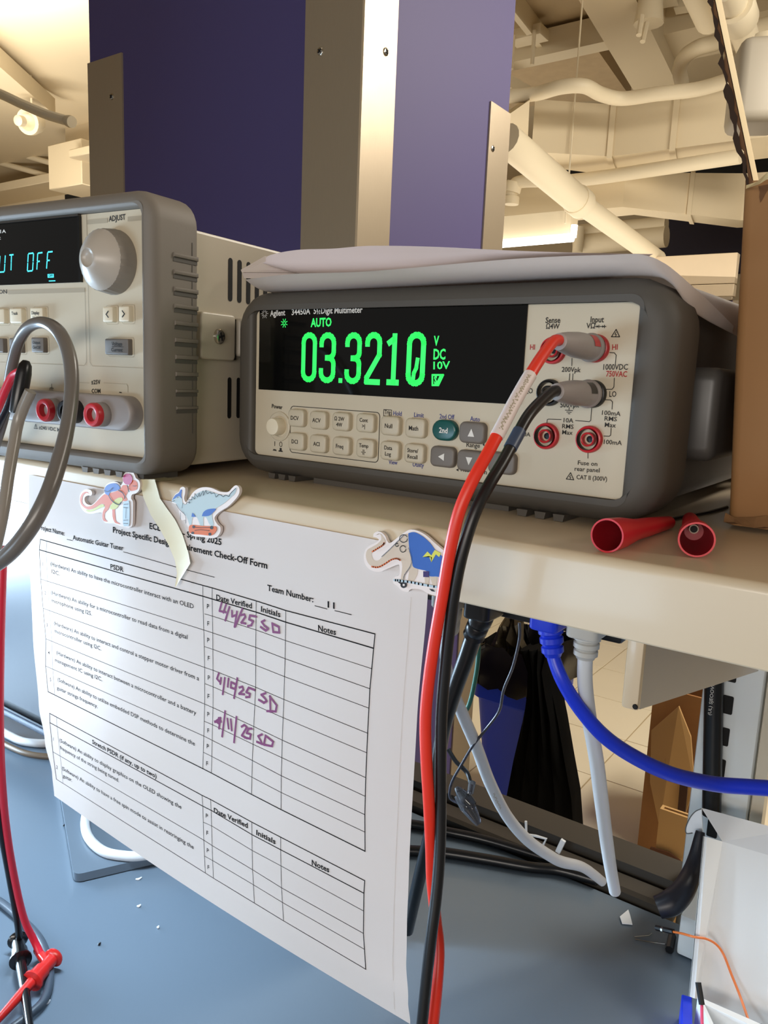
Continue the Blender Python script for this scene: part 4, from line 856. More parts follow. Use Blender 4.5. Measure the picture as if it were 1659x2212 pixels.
CZ_ = DZ + .0075
def Pd(x, y, z=CZ_): return at(x, y, 'z', z)
wr = [P2(8, 1180, -.035), P2(4, 1300, -.036), P2(1, 1420, -.034), P2(0, 1560, -.030), P2(4, 1680, -.024), P2(14, 1790, -.016), P2(32, 1900, -.008), P2(52, 1985, -.002), P2(74, 2032, .003), Pd(90, 2066)]
hook('hook_clip', 'red hook clip on a pink red wire at the lower left corner', M_hook_red, M_wire_red, wr, Pd(118, 2066, CZ_ + .001), Pd(-30, 2232), Pd(80, 2052), [.0021, .0023, .0024], 1.2)
wb = [P2(-20, 1560, -.034), P2(-12, 1680, -.026), P2(2, 1790, -.018), P2(20, 1890, -.010), P2(36, 1980, -.004), Pd(43, 2035)]
hook('hook_clip', 'black hook clip on a black wire behind the red clip, lower left', M_hook_blk, M_black_pl, wb, Pd(38, 2028, CZ_ + .001), Pd(70, 2260), Pd(43, 2022), [.0022, .0023], 1.2)
gw = [at(x, y, 'z', DZ + .0035) for x, y in ((-40, 1930), (0, 1948), (45, 1985), (80, 2020), (100, 2060), (108, 2110), (95, 2160), (60, 2195), (20, 2225))]
bm = B(); tube(bm, gw, .0028, 12); solo('grey_wire', bm, mat('slate_wire', (70, 80, 92), .35), 'thin slate grey wire looping on the bench behind the hook clips', 'wire')
# ================================================================== THE HANGING FORM
PX0, PZ0, DD = -.12619, -.00891, .253
def pflat(u, v): return Vector((PX0 + u, -.001, PZ0 - v))
def lerpt(tab, x):
    if x <= tab[0][0]: return tab[0][1]
    for (a, fa), (b, fb) in zip(tab, tab[1:]):
        if x <= b:
            t = (x - a) / (b - a); t = t * t * (3 - 2 * t); return fa + (fb - fa) * t
    return tab[-1][1]
DL = [(0, 0), (.25, -.002), (.45, 0), (.7, .003), (1, .010)]
DRt = [(0, 0), (.35, -.003), (.7, -.004), (.9, -.001), (1, .004)]
UL = [(0, -.0030), (.19, -.0057), (.5, -.005), (.72, -.0013), (.83, .004), (.93, .011), (1.0, .0125)]
UR = [(0, .2796), (.08, .2793), (.34, .2773), (.6, .2770), (.75, .2774), (.86, .2781), (.95, .2801), (1, .2818)]
def depth(u, v):
    s = max(0, min(1, u / .2794)); t = max(0, min(1, v / .2159)); return lerpt(DL, t) * (1 - s) + lerpt(DRt, t) * s + .0012 * math.sin(u * 40 + v * 15) * min(1, t * 3)
def pap(u, v, off=0.0):
    P = pflat(u, v); k = 1 + (depth(u, v) - off) / DD
    return CAM + (P - CAM) * k
t = thing('check_off_form', 'white printed check-off form hanging from the shelf edge with purple handwriting', 'paper', pap(.14, .216))
FORM = t
bm = B(); NU, NV = 150, 116; g = []
for j in range(NV + 1):
    tt = j / NV; row = []
    for i in range(NU + 1):
        s = i / NU; vb = .2014 + (.2101 - .2014) * s + .0035 * math.sin(math.pi * s); v = -.0004 + tt * (vb + .0004)
        u = lerpt(UL, tt) * (1 - s) + lerpt(UR, tt) * s; row.append(bm.verts.new(pap(u, v)))
    g.append(row)
for j in range(NV):
    for i in range(NU): bm.faces.new((g[j][i], g[j + 1][i], g[j + 1][i + 1], g[j][i + 1]))
obj('sheet', bm, M_paper, t, angle=80)
FP = Plane((PX0, -.001, PZ0), X, Z)
def fu(x, y):
    u, v = FP.px(x, y); return (u, -v)
PO = .00022
fm = lambda u, v: pap(u, v, PO)
tx = Print()
def FT(s, ax, ay, bx, by, h, bold=.0): tx.text(s, fu(ax, ay), h, fu(bx, by), bold, up=-1)
tx.text('ECE 47700 \u2013 Spring 2025', fu(322.8, 1141.7), .0031, fu(478.3, 1177.8), .022, up=-1)
FT('Project Specific Design Requirement Check-Off Form', 243.8, 1150, 577.2, 1228.6, .0031, .022)
FT('Project Name:', 84, 1143, 139, 1157, .0027, .018); FT('Automatic Guitar Tuner', 157, 1165.5, 266.5, 1189.5, .0027, .018)
FT('PSDR', 238.7, 1228.5, 266.5, 1235.5, .0027, .018); FT('Team Number:', 577.2, 1275.4, 676.7, 1301.2, .0028, .018); FT('11', 707.5, 1312, 722.6, 1315.2, .0028, .018)
FT('Date Verified', 467, 1295.5, 544, 1314.5, .0027, .018); FT('Initials', 563.5, 1321, 605.4, 1333.5, .0027, .018); FT('Notes', 687, 1362.5, 725.5, 1372, .0027, .018)
body = [('(Hardware) An ability to have the microcontroller interact with an OLED', 109, 1221.5, 418, 1315), ('I2C.', 112, 1238, 129, 1243.5),
 ('(Hardware) An ability for a microcontroller to read data from a digital', 110.4, 1283.5, 404.8, 1381), ('microphone using I2S.', 111.7, 1300.5, 198.5, 1330),
 ('(Hardware) An ability to interact and control a stepper motor driver from a', 116.5, 1349.5, 429.5, 1470.5), ('microcontroller using I2C.', 117.8, 1366, 218.6, 1405.6),
 ('(Hardware) An ability to interact between a microcontroller and a battery', 121.8, 1413, 423.4, 1545), ('management IC using I2C.', 118.9, 1429, 220.5, 1472),
 ('(Software) An ability to utilize embedded DSP methods to determine the', 124.5, 1471, 420.7, 1611.4), ('guitar strings frequency.', 123, 1489, 210.7, 1530),
 ('(Software) An ability to display graphics on the OLED showing the', 128.4, 1602, 391.6, 1748), ('frequency of the string being tuned.', 129.5, 1618, 256.8, 1690),
 ('(Software) An ability to have a free spin mode to assist in restringing the', 133.7, 1662.5, 418, 1834.7), ('guitar.', 136, 1679, 155.5, 1689)]
for s_, a, b, c, d in body: FT(s_, a, b, c, d, .0024, .004)
FT('Stretch PSDR (if any, up to two)', 199, 1606, 338, 1682, .0026, .02)
for s_, x, y in (('1', 92, 1222), ('2', 96.5, 1284), ('3', 100.5, 1353), ('4', 104, 1413), ('5', 108, 1471), ('1', 115, 1600), ('2', 121.5, 1660)):
    tx.text(s_, fu(x, y), .0023, None, .004, 'L', up=-1, ang=.03)
for s_, x, y in [(a, b, c) for a, b, c in (('P', 449, 1315), ('F', 449.5, 1352), ('P', 449.5, 1388), ('F', 450.5, 1427), ('P', 451, 1469), ('F', 450, 1509), ('P', 449.5, 1548), ('F', 449.5, 1583), ('P', 448.5, 1617), ('F', 447, 1654), ('P', 446.5, 1767), ('F', 447.5, 1804), ('P', 448.5, 1842), ('F', 450, 1878))]:
    tx.text(s_, fu(x, y), .0024, None, .006, 'C', up=-1, ang=.03)
FT('Date Verified', 462, 1755, 535, 1789, .0027, .02); FT('Initials', 553.5, 1803, 595, 1824, .0027, .02); FT('Notes', 673.5, 1868.5, 711, 1885, .0027, .02)
tx.build('printed_text', fm, M_print, t, 'black printed text')
ln = Print()
def PL(*pts, w=.00032, sub=6): ln.line([fu(*q) for q in pts], w, sub)
PL((144.5, 1165), (157, 1168)); PL((266.5, 1192), (380, 1225), (463, 1247)); PL((680, 1308.5), (706, 1315.5)); PL((723, 1319), (759, 1328))
TOP = [(87, 1165), (260, 1214), (438, 1264.6), (458, 1270), (553, 1298), (617, 1318.8), (810, 1369.5)]
HDR = [(85, 1187.5), (260, 1238), (438, 1288), (458, 1294), (553, 1322.4), (617, 1344), (807, 1400.5)]
R1 = [(88, 1251), (180, 1279.7), (440, 1361), (459.5, 1367.4), (552.4, 1398.6), (615.6, 1423), (799, 1488)]
R2 = [(93, 1314), (200, 1353), (442, 1442), (460, 1448), (552, 1484.6), (613, 1511), (794, 1584)]
R3 = [(99, 1380), (220, 1430), (442, 1521), (460, 1528.8), (548, 1569.5), (609.5, 1599), (790, 1680)]
R4 = [(98.5, 1438.7), (230, 1497), (440, 1590), (458, 1599.3), (545, 1643), (607.5, 1676), (788, 1760)]
BOT = [(103.5, 1494), (240, 1562), (438, 1660.5), (456.6, 1670), (543, 1716), (607, 1749), (788.5, 1839)]
H_1 = [(442, 1326), (459.7, 1331.4), (553, 1361), (617, 1384), (803, 1444.7)]
H_2 = [(442, 1397), (460, 1403), (552, 1437), (614, 1461.6), (797, 1530)]
H_3 = [(443, 1477), (460, 1483.8), (550, 1523), (611.5, 1550.5), (792.5, 1626.5)]
H_4 = [(441, 1558), (459.7, 1566), (546.5, 1608), (609, 1637), (788, 1720)]
H_5 = [(439, 1625), (457, 1634), (544, 1679), (607, 1712), (788, 1797.6)]
for L_, w_ in ((TOP, .0005), (HDR, .00055), (R1, .00026), (R2, .00026), (R3, .00026), (R4, .00026), (BOT, .0005), (H_1, .00024), (H_2, .00024), (H_3, .00024), (H_4, .00024), (H_5, .00024)): PL(*L_, w=w_)
rows_ = [HDR, R1, R2, R3, R4, BOT]
for k in (0, 2, 3, 4, 5, 6): PL(*[L_[k] for L_ in [TOP] + rows_], w=.00045 if k in (0, 6) else .00030)
PL((101, 1170), (99.5, 1192), (103, 1255), (107, 1319), (112, 1385), (114, 1446), (118, 1500), w=.00022)
T2 = [(107, 1541), (260, 1623), (436, 1718), (454.5, 1727), (543.6, 1776), (606, 1808.5), (787.7, 1902.5)]
H2 = [(107.5, 1561), (260, 1644), (438, 1741.6), (456, 1750.6), (544, 1803), (606, 1835.6), (786, 1929.7)]
M2 = [(114, 1624), (262, 1711), (440, 1815), (458, 1826.6), (545.4, 1879), (608, 1918), (785, 2016.5)]
B2 = [(121.5, 1683), (265, 1774), (443.4, 1886), (460.8, 1897), (549.4, 1951), (612.3, 1989.3), (790, 2094)]
for L_, w_ in ((T2, .00045), (H2, .00045), (M2, .00026), (B2, .0003)): PL(*L_, w=w_)
PL((438.7, 1776), (456.8, 1784), (544.7, 1837.4), (607, 1870.7), (785, 1968), w=.00024); PL((441, 1849), (459, 1859), (547.6, 1911.6), (609.8, 1949.5), (787, 2050.8), w=.00024)
for k in (0, 2, 3, 4, 5, 6): PL(*[L_[k] for L_ in (T2, H2, M2, B2)], w=.00045 if k in (0, 6) else .00030)
PL((122, 1548), (123, 1568), (130, 1634), (136, 1692), w=.00022)
ln.build('table_lines', lambda u, v: pap(u, v, PO * .7), M_print, t, 'black table lines')
# purple pen writing (strokes read from a 3.687x view of x 400.., y 1250..)
hw = Print()
def HS(*pts, w=.0011): hw.line([fu(400 + x / 3.687, 1250 + y / 3.687) for x, y in [tuple(q[:2]) for q in [Vector((a, b, 0)) for a, b in pts]]], w, 2)
HS((290, 192), (272, 258), (322, 268)); HS((325, 205), (303, 272)); HS((352, 225), (318, 334)); HS((372, 255), (372, 302), (405, 290)); HS((412, 262), (392, 385)); HS((455, 240), (430, 300), (398, 382)); 
HS((445, 290), (470, 285), (478, 305), (445, 352), (480, 358)); HS((565, 303), (515, 293), (508, 325)); HS((508, 325), (540, 340), (525, 372), (498, 378))
HS((632, 332), (608, 345), (630, 375), (660, 398), (640, 415), (600, 385)); HS((692, 355), (700, 425)); HS((692, 358), (745, 385), (748, 430), (700, 425))
hw.build('handwriting', lambda u, v: pap(u, v, PO * 1.4), M_pen, t, 'purple pen handwriting'); hw = Print()
HS((268, 752), (252, 798), (282, 832)); HS((285, 790), (278, 840)); HS((315, 790), (298, 922)); HS((345, 795), (338, 862)); HS((365, 825), (362, 868), (395, 880), (405, 845), (368, 825)); HS((415, 792), (388, 952))
HS((430, 868), (455, 860), (462, 885), (428, 918), (470, 922)); HS((552, 888), (505, 868), (485, 905)); HS((485, 905), (515, 918), (510, 942), (482, 945))
HS((640, 912), (605, 925), (635, 955), (648, 975), (625, 990), (585, 965)); HS((675, 935), (678, 1062)); HS((672, 938), (728, 1010), (720, 1058), (650, 1055))
hw.build('handwriting', lambda u, v: pap(u, v, PO * 1.4), M_pen, t, 'purple pen handwriting'); hw = Print()
HS((245, 1135), (280, 1108), (268, 1195)); HS((235, 1140), (285, 1138), w=.0013); HS((270, 1115), (262, 1150), w=.0018); HS((318, 1055), (293, 1258)); HS((335, 1115), (345, 1195)); HS((362, 1120), (370, 1210)); HS((408, 1100), (388, 1305))
HS((448, 1180), (470, 1165), (490, 1185), (450, 1250), (490, 1272)); HS((530, 1195), (505, 1195), (488, 1230)); HS((488, 1230), (522, 1240), (515, 1275), (470, 1265))
HS((612, 1240), (580, 1255), (600, 1290), (612, 1318), (570, 1300)); HS((640, 1250), (625, 1325)); HS((638, 1250), (700, 1300), (690, 1335), (625, 1322))
hw.build('handwriting', lambda u, v: pap(u, v, PO * 1.4), M_pen, t, 'purple pen handwriting')
# crease near the right margin
cr = Print(); cr.line([fu(x, y) for x, y in ((888, 1290), (880, 1400), (872, 1500), (866, 1600), (861, 1720), (855, 1850), (851, 1960), (848, 2080), (852, 2180))], .00022, 3); cr.build('paper_crease', lambda u, v: pap(u, v, PO * .5), mat('paper_crease_mark', (200, 188, 178), .7), t)

# ---- dinosaur stickers and the tape
def sticker(name, label, org, sc, yb, layers, group='dinosaur stickers on the shelf edge'):
    P0 = Plane((0, yb, 0), X, Z)
    def q(x, y):
        u, v = P0.px(org[0] + x / sc, org[1] + y / sc); return (u, v)
    pts = [q(*p_) for p_ in layers[0][2]]; cx = sum(p_[0] for p_ in pts) / len(pts); cz = min(p_[1] for p_ in pts)
    t = thing(name, label, 'sticker', Vector((cx, yb, cz)))
    for i, (nm, M, poly, kind) in enumerate(layers):
        if kind == 'base':
            sp_ = [Vector((a, b, 0)) for a, b in [q(*p_) for p_ in poly]]; sp_ = spline(sp_ + [sp_[0]], 4)[:-1]
            bm = B(); slab(bm, P0, [(v_.x, v_.y) for v_ in sp_], -.0016, 0); obj(nm, bm, M, t, smooth=False)
        else:
            pr = Print()
            if kind == 'fill':
                for pl_ in (poly if isinstance(poly[0][0], (tuple, list)) else [poly]):
                    sp_ = [Vector((a, b, 0)) for a, b in [q(*p_) for p_ in pl_]]
                    if len(sp_) > 5: sp_ = spline(sp_ + [sp_[0]], 3)[:-1]
                    pr.poly([(v_.x, v_.y) for v_ in sp_])
            else:
                for pl_ in (poly if isinstance(poly[0][0], (tuple, list)) else [poly]):
                    sp_ = spline([Vector((a, b, 0)) for a, b in [q(*p_) for p_ in pl_]], 3); pr.line([(v_.x, v_.y) for v_ in sp_], kind)
            pr.build(nm, lambda u, v, i=i: P0.w(u, v, .00004 + .00007 * i), M, t)
    return t
def ell(cx, cy, rx, ry, n=14): return [(cx + rx * math.cos(2 * math.pi * k / n), cy + ry * math.sin(2 * math.pi * k / n)) for k in range(n)]
mS = lambda n, c: mat('sticker_' + n, c, .45, spec=.3)
S_white, S_orange, S_yel, S_blue, S_mag, S_blk, S_pale, S_cream = mS('white', (232, 220, 214)), mS('orange', (212, 92, 22)), mS('lime', (196, 196, 96)), mS('blue', (50, 96, 176)), mS('magenta', (184, 40, 104)), mS('black', (38, 30, 28)), mS('pale_blue', (178, 194, 196)), mS('cream', (206, 188, 168))
S_org2 = mS('deep_orange', (214, 104, 44)); S_bolt = mS('bolt_yellow', (212, 210, 84)); S_pur = mS('purple', (58, 36, 96)); S_lb = mS('board_blue', (176, 196, 206)); S_gr = mS('grey_line', (110, 108, 112))
sticker('dinosaur_sticker', 'orange dinosaur sticker with blue backpack and magenta helmet', (150, 1000), 8.295, -.0036, [
 ('sticker_base', S_white, [(960, 330), (955, 250), (990, 180), (1060, 140), (1130, 160), (1170, 220), (1190, 270), (1240, 310), (1265, 380), (1250, 480), (1200, 540), (1120, 570), (1105, 640), (1135, 700), (1135, 900), (1130, 1090), (1100, 1150), (1030, 1165), (970, 1140), (900, 1130), (800, 1085), (720, 1085), (640, 1070), (585, 1010), (580, 900), (500, 895), (400, 910), (290, 890), (215, 810), (180, 680), (190, 570), (250, 490), (310, 470), (380, 490), (405, 540), (385, 585), (320, 585), (275, 620), (275, 690), (330, 745), (400, 750), (480, 680), (560, 590), (630, 520), (625, 460), (670, 380), (780, 335), (870, 355), (920, 400)], 'base'),
 ('sticker_body', S_orange, [(370, 550), (300, 515), (240, 540), (200, 610), (195, 690), (225, 760), (300, 820), (380, 832), (480, 790), (560, 740), (620, 740), (640, 790), (600, 880), (595, 990), (620, 1040), (690, 1050), (640, 1000), (640, 900), (700, 830), (740, 740), (770, 830), (775, 960), (810, 1060), (870, 1090), (915, 1090), (840, 1040), (825, 940), (820, 830), (850, 760), (960, 680), (1000, 690), (1040, 660), (1010, 600), (1040, 540), (1060, 470), (1100, 500), (1180, 490), (1215, 460), (1220, 360), (1170, 310), (1110, 320), (1080, 370), (1060, 430), (1020, 400), (960, 400), (920, 460), (860, 500), (740, 540), (700, 580), (630, 560), (540, 640), (450, 730), (380, 772), (300, 780), (240, 730), (230, 660), (250, 580), (300, 540)], 'fill'),
 ('sticker_belly', S_yel, [[(820, 660), (880, 625), (940, 620), (960, 660), (900, 740), (840, 820), (750, 830), (730, 790), (780, 710)], [(620, 742), (560, 745), (470, 800), (380, 842), (300, 838), (340, 878), (430, 862), (540, 812), (625, 782)]], 'fill'),
 ('sticker_backpack', S_blue, [(632, 480), (660, 420), (730, 375), (830, 365), (890, 400), (912, 460), (840, 500), (740, 520), (710, 580), (650, 550)], 'fill'),
 ('sticker_helmet', S_mag, ell(1052, 290, 86, 100), 'fill'),
 ('sticker_board', S_lb, [(975, 700), (1030, 680), (1085, 710), (1085, 1090), (1030, 1130), (970, 1090)], 'fill'),
 ('sticker_strap', S_blk, [[(715, 580), (760, 660), (830, 720), (900, 745), (940, 700)], [(890, 490), (960, 530), (1000, 600), (1000, 640)], [(1050, 400), (1065, 460), (1080, 515)]], .00055),
 ('sticker_lines', S_blk, [[(1150, 410), (1205, 415)], [(1028, 800), (1022, 990)], [(640, 490), (700, 515), (790, 440)], [(990, 740), (1070, 735)], [(985, 795), (1065, 805)], [(985, 1025), (1065, 1020)], [(985, 1080), (1060, 1085)]], .0003)])
sticker('dinosaur_sticker', 'pale blue crested dinosaur sticker riding an orange skateboard', (350, 1030), 8.295, -.0036, [
 ('sticker_base', S_white, [(170, 440), (180, 400), (240, 310), (305, 265), (325, 205), (370, 178), (412, 205), (412, 290), (395, 390), (430, 455), (480, 390), (560, 275), (660, 205), (780, 185), (900, 205), (1040, 265), (1180, 270), (1250, 205), (1310, 155), (1360, 168), (1388, 230), (1372, 320), (1290, 430), (1180, 535), (1050, 615), (960, 695), (940, 760), (990, 850), (1042, 900), (1042, 990), (980, 1080), (880, 1100), (720, 1080), (560, 1060), (480, 990), (470, 900), (440, 850), (430, 770), (350, 775), (310, 650), (290, 560), (240, 490), (190, 470)], 'base'),
 ('sticker_body', S_pale, [(182, 430), (240, 350), (320, 330), (360, 390), (375, 470), (440, 492), (520, 400), (640, 290), (780, 242), (920, 278), (1060, 322), (1200, 318), (1290, 230), (1335, 195), (1315, 290), (1230, 375), (1100, 485), (960, 575), (900, 690), (930, 860), (860, 862), (800, 740), (745, 730), (745, 872), (690, 872), (660, 800), (620, 722), (550, 735), (530, 862), (495, 862), (440, 710), (370, 625), (300, 545), (250, 475), (200, 452)], 'fill'),
 ('sticker_crest', S_blue, [(182, 420), (240, 330), (305, 288), (340, 228), (360, 240), (350, 330), (358, 392), (310, 345), (240, 385)], 'fill'),
 ('sticker_patches', S_blue, [[(720, 705), (750, 630), (830, 580), (970, 570), (920, 640), (840, 700)], [(533, 715), (545, 645), (575, 660), (612, 718)]], 'fill'),
 ('sticker_board', S_org2, [(488, 900), (530, 858), (700, 875), (900, 885), (972, 890), (988, 950), (930, 1030), (860, 1052), (700, 1035), (550, 1022), (492, 985)], 'fill'),
 ('sticker_wheels', S_blk, [ell(578, 895, 26, 26), ell(560, 1003, 28, 22), ell(900, 908, 30, 32), ell(868, 1025, 28, 28)], 'fill'),
 ('sticker_lines', S_blk, [[(440, 492), (470, 450), (510, 470), (490, 410), (545, 410), (550, 355), (600, 395), (600, 300), (650, 360), (680, 290), (690, 350), (750, 250), (755, 330), (800, 240), (820, 300), (880, 270), (890, 300), (950, 290), (980, 360), (1020, 320), (1060, 322), (1110, 355), (1150, 325), (1210, 350), (1235, 300), (1330, 205)], [(185, 440), (240, 425)], [(285, 375), (305, 365)], [(265, 490), (330, 590), (430, 690), (440, 830)], [(340, 640), (345, 760)], [(370, 560), (385, 470)], [(600, 960), (700, 945), (860, 965)], [(610, 905), (720, 910), (880, 905)]], .00026)])
sticker('dinosaur_sticker', 'beige long-necked dinosaur sticker wearing a blue cape with a yellow bolt', (770, 1120), 8.295, -.0042, [
 ('sticker_base', S_white, [(300, 330), (310, 270), (370, 235), (440, 245), (510, 310), (550, 400), (600, 440), (700, 370), (860, 250), (960, 200), (1080, 215), (1230, 290), (1380, 420), (1520, 540), (1640, 640), (1700, 800), (1700, 1290), (1600, 1370), (1470, 1390), (1290, 1350), (1150, 1270), (980, 1265), (920, 1315), (820, 1295), (740, 1220), (655, 1150), (680, 1050), (765, 1010), (775, 870), (740, 830), (560, 900), (400, 960), (250, 920), (160, 830), (130, 690), (160, 560), (240, 480), (350, 430), (400, 380), (360, 345)], 'base'),
 ('sticker_body', S_cream, [(345, 300), (400, 268), (440, 305), (442, 380), (380, 450), (280, 510), (200, 560), (170, 660), (200, 780), (280, 858), (400, 865), (540, 795), (640, 725), (740, 720), (800, 760), (822, 860), (800, 1090), (860, 1090), (870, 1010), (940, 930), (930, 1130), (1020, 1130), (1105, 935), (1010, 780), (960, 560), (930, 300), (870, 288), (740, 420), (600, 560), (470, 680), (390, 750), (310, 742), (272, 650), (300, 590), (400, 530), (490, 470), (520, 400), (480, 330), (430, 270)], 'fill'),
 ('sticker_legs', S_cream, [[(1225, 1050), (1310, 1050), (1300, 1190), (1235, 1190)], [(1320, 1045), (1450, 1045), (1440, 1200), (1370, 1200)]], 'fill'),
 ('sticker_cape', S_blue, [(935, 262), (1040, 242), (1180, 310), (1320, 430), (1410, 550), (1500, 640), (1650, 800), (1600, 1035), (1430, 1038), (1310, 1030), (1290, 950), (1100, 900), (1020, 860), (1000, 760), (950, 520)], 'fill'),
 ('sticker_bolt', S_bolt, [[(1190, 690), (1280, 590), (1350, 660), (1340, 690)], [(1340, 690), (1350, 660), (1410, 560), (1430, 640), (1350, 780)], [(1190, 690), (1305, 672), (1352, 785), (1360, 690)], [(1410, 560), (1520, 620), (1490, 690), (1430, 640)]], 'fill'),
 ('sticker_cuff', S_pur, [(1205, 942), (1308, 942), (1308, 1050), (1205, 1045)], 'fill'),
 ('sticker_wheel', S_blk, [ell(857, 1185, 58, 58), [(745, 1130), (800, 1130), (830, 1180), (790, 1165)], [(1310, 1255), (1380, 1265), (1420, 1310), (1360, 1300)]], 'fill'),
 ('sticker_wheel_hub', S_white, [ell(860, 1187, 20, 20)], 'fill'),
 ('sticker_deck', S_lb, [[(690, 1100), (800, 1110), (1000, 1140), (1200, 1180), (1480, 1230)]], .0009),
 ('sticker_trim', S_org2, [[(290, 858), (400, 870), (520, 812), (640, 735), (740, 715), (800, 745)], [(300, 590), (400, 530), (490, 470), (510, 430)]], .0006),
 ('sticker_lines', S_gr, [ell(860, 355, 70, 68, 16), ell(850, 540, 52, 58, 16), ell(742, 470, 24, 28, 10), [(950, 520), (1005, 790), (880, 1000), (862, 1080)], [(470, 680), (600, 560), (740, 420), (870, 290)]], .00028)])
tl = [(800, 118), (830, 250), (880, 370), (950, 480), (1010, 590), (1055, 700), (1070, 790), (1055, 886)]
trr = [(910, 118), (948, 255), (1000, 330), (1055, 405), (1108, 512), (1150, 640), (1165, 720), (1062, 886)]
ys_ = [-.0022, -.0024, -.0024, -.0024, -.0024, -.003, -.0045, -.006]
bm = B(); rows = []
for (a, b), (c, d), yy in zip(tl, trr, ys_):
    p_, q_ = at(60 + a / 3.318, 1000 + b / 3.318, 'y', yy), at(60 + c / 3.318, 1000 + d / 3.318, 'y', yy); rows.append([p_, (p_ + q_) / 2 + Vector((0, .0004, 0)), q_])
p_, q_ = rows[0][0], rows[0][2]; rows.insert(0, [Vector((p_.x, .012, .0004)), Vector(((p_.x + q_.x) / 2, .012, .0004)), Vector((q_.x, .012, .0004))]); rows.insert(1, [Vector((v_.x, .0015, .0003)) for v_ in rows[0]])
loft(bm, rows, False); solo('masking_tape', bm, M_tape, 'torn strip of pale masking tape holding the form to the shelf edge', 'tape')

# ================================================================== PAPERS ON THE METER
def patch(bm, rows, n=56):
    R_ = [spline(r_, 10) for r_ in rows]; out = []
    for r_ in R_:
        out.append([r_[min(len(r_) - 1, int(round(i / n * (len(r_) - 1))))] for i in range(n + 1)])
    cols = [spline([r_[i] for r_ in out], 5) for i in range(n + 1)]
    L_ = [[c[k] for c in cols] for k in range(len(cols[0]))]
    loft(bm, L_, False); return bm
def yy(x, y, v): return at(x, y, 'y', v)
c0 = [yy(572, 629, .060), yy(700, 623, .058), yy(850, 615, .056), yy(1050, 604, .055), yy(1240, 594, .054), yy(1390, 592, .056), yy(1448, 612, .062), yy(1498, 672, .085), yy(1585, 722, .15)]
c1 = [yy(529, 604, .046), yy(630, 592, .045), yy(760, 588, .044), yy(861, 581, .043), yy(1100, 560, .043), yy(1300, 551, .044), yy(1410, 556, .046), yy(1500, 622, .075), yy(1585, 704, .14)]
cb = [Vector((c.x, .20, max(.1005, c.z + .004))) for c in c0]
solo('paper_sheet', patch(B(), [cb, [Vector((c.x, c.y + .03, max(c.z + .0012, 0.0))) for c in c0], c0, c1]), M_paper, 'lowest sheet of the paper pile on the multimeter, right side drooping over', 'paper', 'loose papers on the multimeter', angle=80)
d0 = [yy(573, 571, .055), yy(626, 582, .054), yy(724, 583, .053), yy(861, 580, .052), yy(970, 572, .052), yy(1100, 558, .052), yy(1250, 552, .053), yy(1405, 552, .055)]
d1 = [yy(574, 566, .052), yy(581, 552, .050), yy(640, 540, .049), yy(720, 537, .048), yy(800, 531, .048), yy(934, 533, .048), yy(1100, 541, .048), yy(1250, 546, .049), yy(1408, 550.5, .052)]
db = [Vector((c.x - .11 * i / (len(d0) - 1), .22, .106)) for i, c in enumerate(d0)]
solo('paper_sheet', patch(B(), [db, [c + Vector((-.02 * i / (len(d0) - 1), .03, -.001)) for i, c in enumerate(d0)], d0, d1]), M_paper2, 'top sheet of the paper pile on the multimeter, bowed upward', 'paper', 'loose papers on the multimeter', angle=80)
for k, (a0, a1, b0, b1, nm) in enumerate((((520, 583), (572, 553), (522, 588), (573, 559), 'upper thin paper edge poking out at the left end of the pile'), ((523, 590), (573, 561), (527, 601), (574, 569), 'lower thin paper edge poking out at the left end of the pile'))):
    A_, B_, C_, D_ = yy(*a0, .047), yy(*a1, .060), yy(*b0, .046), yy(*b1, .059)
    bm = B(); loft(bm, [[A_, B_, B_ + Vector((.02, .05, .0)), A_ + Vector((.05, .05, .004))], [C_, D_, D_ + Vector((.02, .05, .0)), C_ + Vector((.05, .05, .004))]], True, True, True)
    o = solo('paper_sheet', bm, M_paper, nm, 'paper', 'loose papers on the multimeter', smooth=False)

# ================================================================== RED BOOTS, CARDBOARD BOX
def boot(a, b, r0, rm, r1, label):
    t = thing('rubber_boot', label, 'boot', a); d = b - a; L = d.length
    bm = B(); lathe(bm, a, b, [(0, r0 * .90), (0, r0), (.0012, r0 * 1.01), (L * .18, r0 * .93), (L * .38, rm), (L * .6, rm * .9), (L * .97, r1), (L, r1 * .8)], 32, False); obj('boot_shell', bm, M_boot, t)
    bm = B(); lathe(bm, a, b, [(0, r0 * .90), (.0012, r0 * .87), (L * .18, r0 * .80), (L * .36, rm * .8), (L * .36, .0001)], 32, False); obj('boot_inside', bm, mat('deep_red_rubber', (150, 14, 28), .5), t)
    return t, d.normalized(), L
a = at(1311, 1157, 'z', .0060); b = at(1448, 1128, 'z', .0030); boot(a, b, .0060, .0041, .0026, 'red rubber test lead boot lying on its side, left of the pair by the multimeter')
a = at(1505, 1166, 'z', .0064); b = at(1490, 1121, 'z', .0034); t, d, L = boot(a, b, .0061, .0042, .003, 'red rubber lead boot facing the camera with metal sleeve inside')
p_ = at(1502, 1152, 'z', .0078); bm = B(); lathe(bm, p_ + d * .012, p_ + d * .03, [(0, .0013), (0, .0017), (.012, .0017)], 18, False); obj('metal_sleeve', bm, mat('dull_sleeve_metal', (120, 104, 92), .5, .7), t); bm = B(); lathe(bm, p_ + d * .0122, p_ + d * .03, [(0, .0014), (.0004, .0013)], 14); obj('sleeve_bore', bm, M_slot, t)
bm = B(); tube(bm, [at(1440, 1124, 'z', .0012), at(1480, 1116, 'z', .001), at(1530, 1107, 'z', .001), at(1570, 1096, 'z', .001)], .0009, 8); solo('thin_wire', bm, M_black_pl, 'thin black wire running from the red boots to under the cardboard box', 'wire')
A0 = Vector((.2405, .0965, .0015)); e1 = Vector((1, 0, 0)); e2 = Vector((0, 1, 0)); HB = .1385
